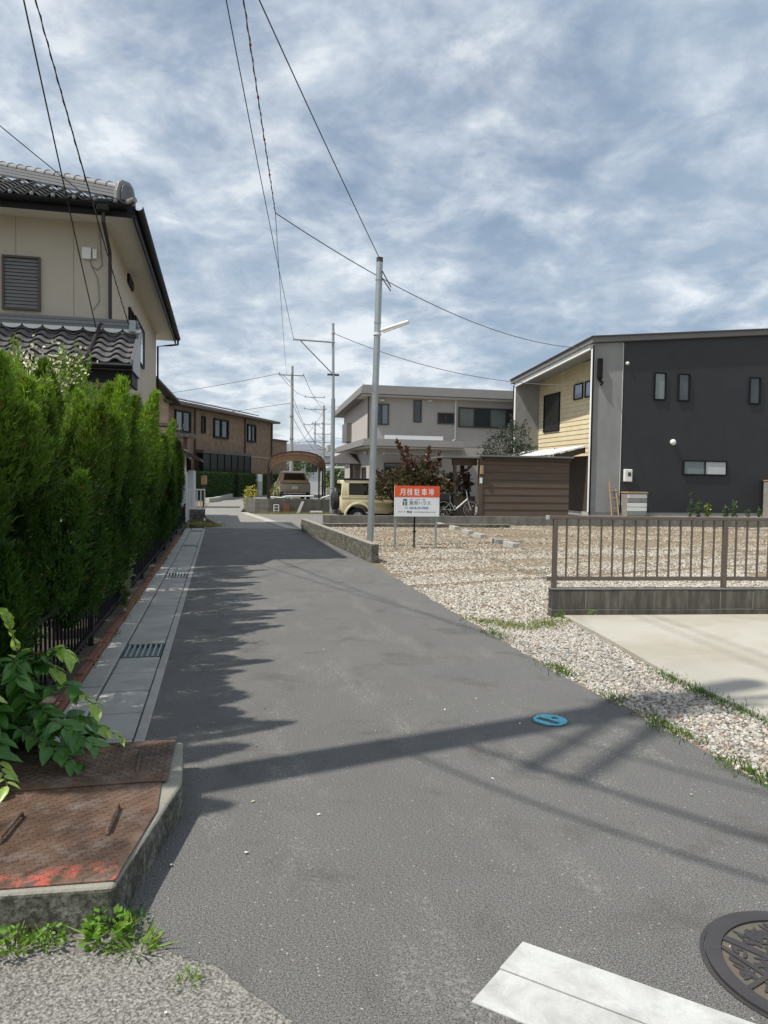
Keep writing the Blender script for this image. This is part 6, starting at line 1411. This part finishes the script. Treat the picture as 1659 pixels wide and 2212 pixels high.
for k in range(7):
    q = sagged(s2, J, .06, 100)[34+k*9]; o = MB().lathe(q+Vector((0, -.03, 0)), (0, 1, 0), [(0, .012), (.015, .02), (.04, .02), (.05, .012)], 8).build('cable_tie', 'tail_red', None); tag(o, 'small red tie clipped on the thick overhead cable', 'cable tie', 'red ties along the overhead cable')
pole3 = (5.2, 60.4, 9.75)
wire('thin wire running on from the splice to the far crossarm', J, pole3, .35, .008, 'cable_grey')
wire('overhead wire dropping from the splice to the eave of the charcoal house', J, (14.3, 26.7, 6.75), .75, .012, 'cable_grey')
wire('overhead wire to the top of the lamp pole', start_for((570, 0), (3.4, 16.2, 6.38), 3., 8.55), (3.4, 16.2, 6.38), .12, .009)
wire('overhead wire from the slender grey pole to the recess of the charcoal house', (4.62, 31.3, 7.65), (14.6, 29.0, 5.6), .55, .014, 'cable_grey')
h1e = (-2.03, 13.2, 3.95); wire('dark house wire ending on the tiled pent roof', start_for((57, 0), h1e, 3., 8.55), h1e, .12, .009)
h2e = (-1.52, 13.28, 4.05); wire('twisted house wire ending at the grey ridge stop', start_for((92, 0), h2e, 3., 8.55), h2e, .25, .0065, 'cable', 40); wire('thin wire running close beside the twisted house wire', start_for((84, 0), (-1.54, 13.28, 4.1), 3., 8.58), (-1.54, 13.28, 4.1), .12, .006, 'cable_grey')
wire('wire coming in from the side to the eave corner of the beige house', start_for((0, 265), (-1.78, 12.88, 5.72), 6., 7.2), (-1.78, 12.88, 5.72), .05, .007)
for z, dx, dy, l, sg, rr_ in ((5.5, .62, -.78, 11, .5, .022), (6.3, .68, -.73, 11, .8, .014), (4.9, .78, -.62, 9, 1.6, .014), (7.0, .8, -.6, 12, 1., .012)):
    wire('telephone cable leaving the near utility pole across the junction, ' + {5.5: 'thickest of them', 6.3: 'second highest', 4.9: 'slack and lowest', 7.0: 'highest and thin'}[z], (-2.1+.15*dx, 3.18+.15*dy, z), (-2.1+l*dx, 3.18+l*dy, z+.3), sg, rr_, 'cable', 0, 'telephone cables over the junction')
for (a, b, s_) in (((4.6, 60.4, 9.9), (9.8, 87.9, 11.2), .4), ((6.55, 60.4, 9.9), (12.0, 87.9, 9.8), .5), ((5.75, 60.5, 7.4), (11.9, 87.9, 5.1), .6), ((5.75, 60.5, 6.4), (11.9, 87.9, 4.3), .6), ((5.75, 60.5, 8.), (12.9, 105, 7.), .5), ((12, 87.9, 9.8), (13., 105, 9.2), .3), ((11, 87.9, 8.1), (12.6, 125, 7.5), .4), ((4.6, 60.4, 9.9), (-30, 75, 7.5), 1.2), ((5.6, 60.5, 7.6), (-25, 84, 6.6), .8), ((12.1, 88, 6.5), (60, 110, 8.2), 1.), ((12.1, 88, 5.2), (70, 105, 6.8), 1.2), ((12.1, 88, 6.1), (-30, 110, 5.5), 1.), ((12.1, 88, 5.0), (-35, 100, 4.9), 1.)):
    wire('thin wire strung between the far utility poles', a, b, s_, .02, 'cable_grey', 0, 'wires of the far utility poles')

# ------------------------------------------------------------------ far background
fb_ = thing('factory', 'large pale factory hall in the far distance', 'building', (35, 140, 0)); box('hall', 'factory_white', fb_, 22.5, 70, 140, 180, -.2, 7.2); box('parapet', 'far_roof', fb_, 22.4, 70.1, 139.9, 180, 7.2, 7.5)
for k in range(5): box('panel_seam', 'far_roof', fb_, 24+k*3, 24.08+k*3, 139.96, 139.99, 0, 7.1)
def far_house(label, x, y, w, d, h, wall, roof, rh=1.6):
    t = thing('distant_house', label, 'house', (x, y, -.2)); box('wall', wall, t, x-w/2, x+w/2, y, y+d, -.2, h)
    MB().add([(x-w/2-.5, y-.5, h), (x+w/2+.5, y-.5, h), (x+w/2+.5, y+d+.5, h), (x-w/2-.5, y+d+.5, h), (x-w/2+1, y+d/2, h+rh), (x+w/2-1, y+d/2, h+rh)], [(0, 1, 5, 4), (1, 2, 5), (2, 3, 4, 5), (3, 0, 4), (0, 3, 2, 1)]).build('roof', roof, t)
    for k in range(3): pane_window(t, 'x', x-w/2+1+k*(w-2)/3, x-w/2+2.2+k*(w-2)/3, h-1.9, h-.7, y, -1, 'black_metal', 'window_glass', .08, .06)
far_house('white walled distant house seen under the carport canopy', 9.5, 92, 8, 8, 4.3, 'factory_white', 'far_roof')
far_house('low distant house with grey roof beyond the khaki car', 14, 112, 7, 8, 3.0, 'grey_stucco', 'far_roof')
far_house('distant house hidden mostly by the brown tiled house', -4, 95, 12, 9, 5.4, 'grey_stucco', 'roof_dark')
far_house('distant house beyond the grey house', 30, 95, 14, 10, 5.6, 'grey_stucco', 'far_roof')
far_house('distant house beyond the left yards', -22, 70, 12, 10, 5.6, 'beige_stucco', 'roof_dark')
cg = thing('distant_carport', 'flat white carport roof beside the far trees', 'carport', (14, 62, 0)); box('roof', 'awning_white', cg, 8.3, 14, 58, 62, 2.35, 2.5)
for x in (8.5, 13.8): box('post', 'galvanised', cg, x, x+.1, 58.2, 58.3, -.2, 2.35)
fw_t = tag(box('distant_wall', 'kerb_concrete', None, 7.5, 9.4, 53, 53.2, -.2, .85), 'low pale wall beyond the ivory off-roader', 'low wall')
for i, (x, y, h, r, c) in enumerate(((11.2, 66, 2.6, 1.4, (.09, .15, .035)), (9.2, 60, 1.5, .9, (.14, .2, .05)), (13.2, 72, 3.4, 1.6, (.06, .11, .03)), (10.3, 57, 1.6, .8, (.12, .18, .04)), (8.6, 84, 3.0, 1.5, (.06, .09, .03)), (16, 70, 2.5, 1.5, (.08, .13, .03)))):
    tree('distant_tree', ['round light green tree before the factory hall', 'pale green bush beyond the ivory off-roader', 'darker green tree by the grey house canopy', 'low bright bush below the flat white carport', 'dark green tree seen under the brown canopy', 'spreading green tree behind the grey house'][i], (x, y, -.2), [(0, 0, h, r, r, r*.75), (r*.5, 0, h*.8, r*.7, r*.7, r*.6), (-r*.5, 0, h*.75, r*.7, r*.7, r*.55)], 900, .22, .16, [c, mul(c, .6), mul(c, 1.3)], h*.8, None, (), 40+i)
g = np.random.default_rng(3); n = 9000; xs = g.uniform(-220, 260, n); hh = 4.5+2.5*np.sin(xs*.05)+1.8*np.sin(xs*.13+1)
P = np.stack([xs, 215+g.normal(0, 4, n), g.random(n)*hh], 1); D = g.normal(0, 1, (n, 3)); V, Fc, T = leaves(P, D, g.uniform(1., 2.2, n), g.uniform(.8, 1.6, n), hsvj((.06, .085, .045), n, .35, .1))
tag(npmesh('distant_wood', V, Fc, 'foliage', T), 'far line of trees along the horizon', 'wood', kind='stuff')
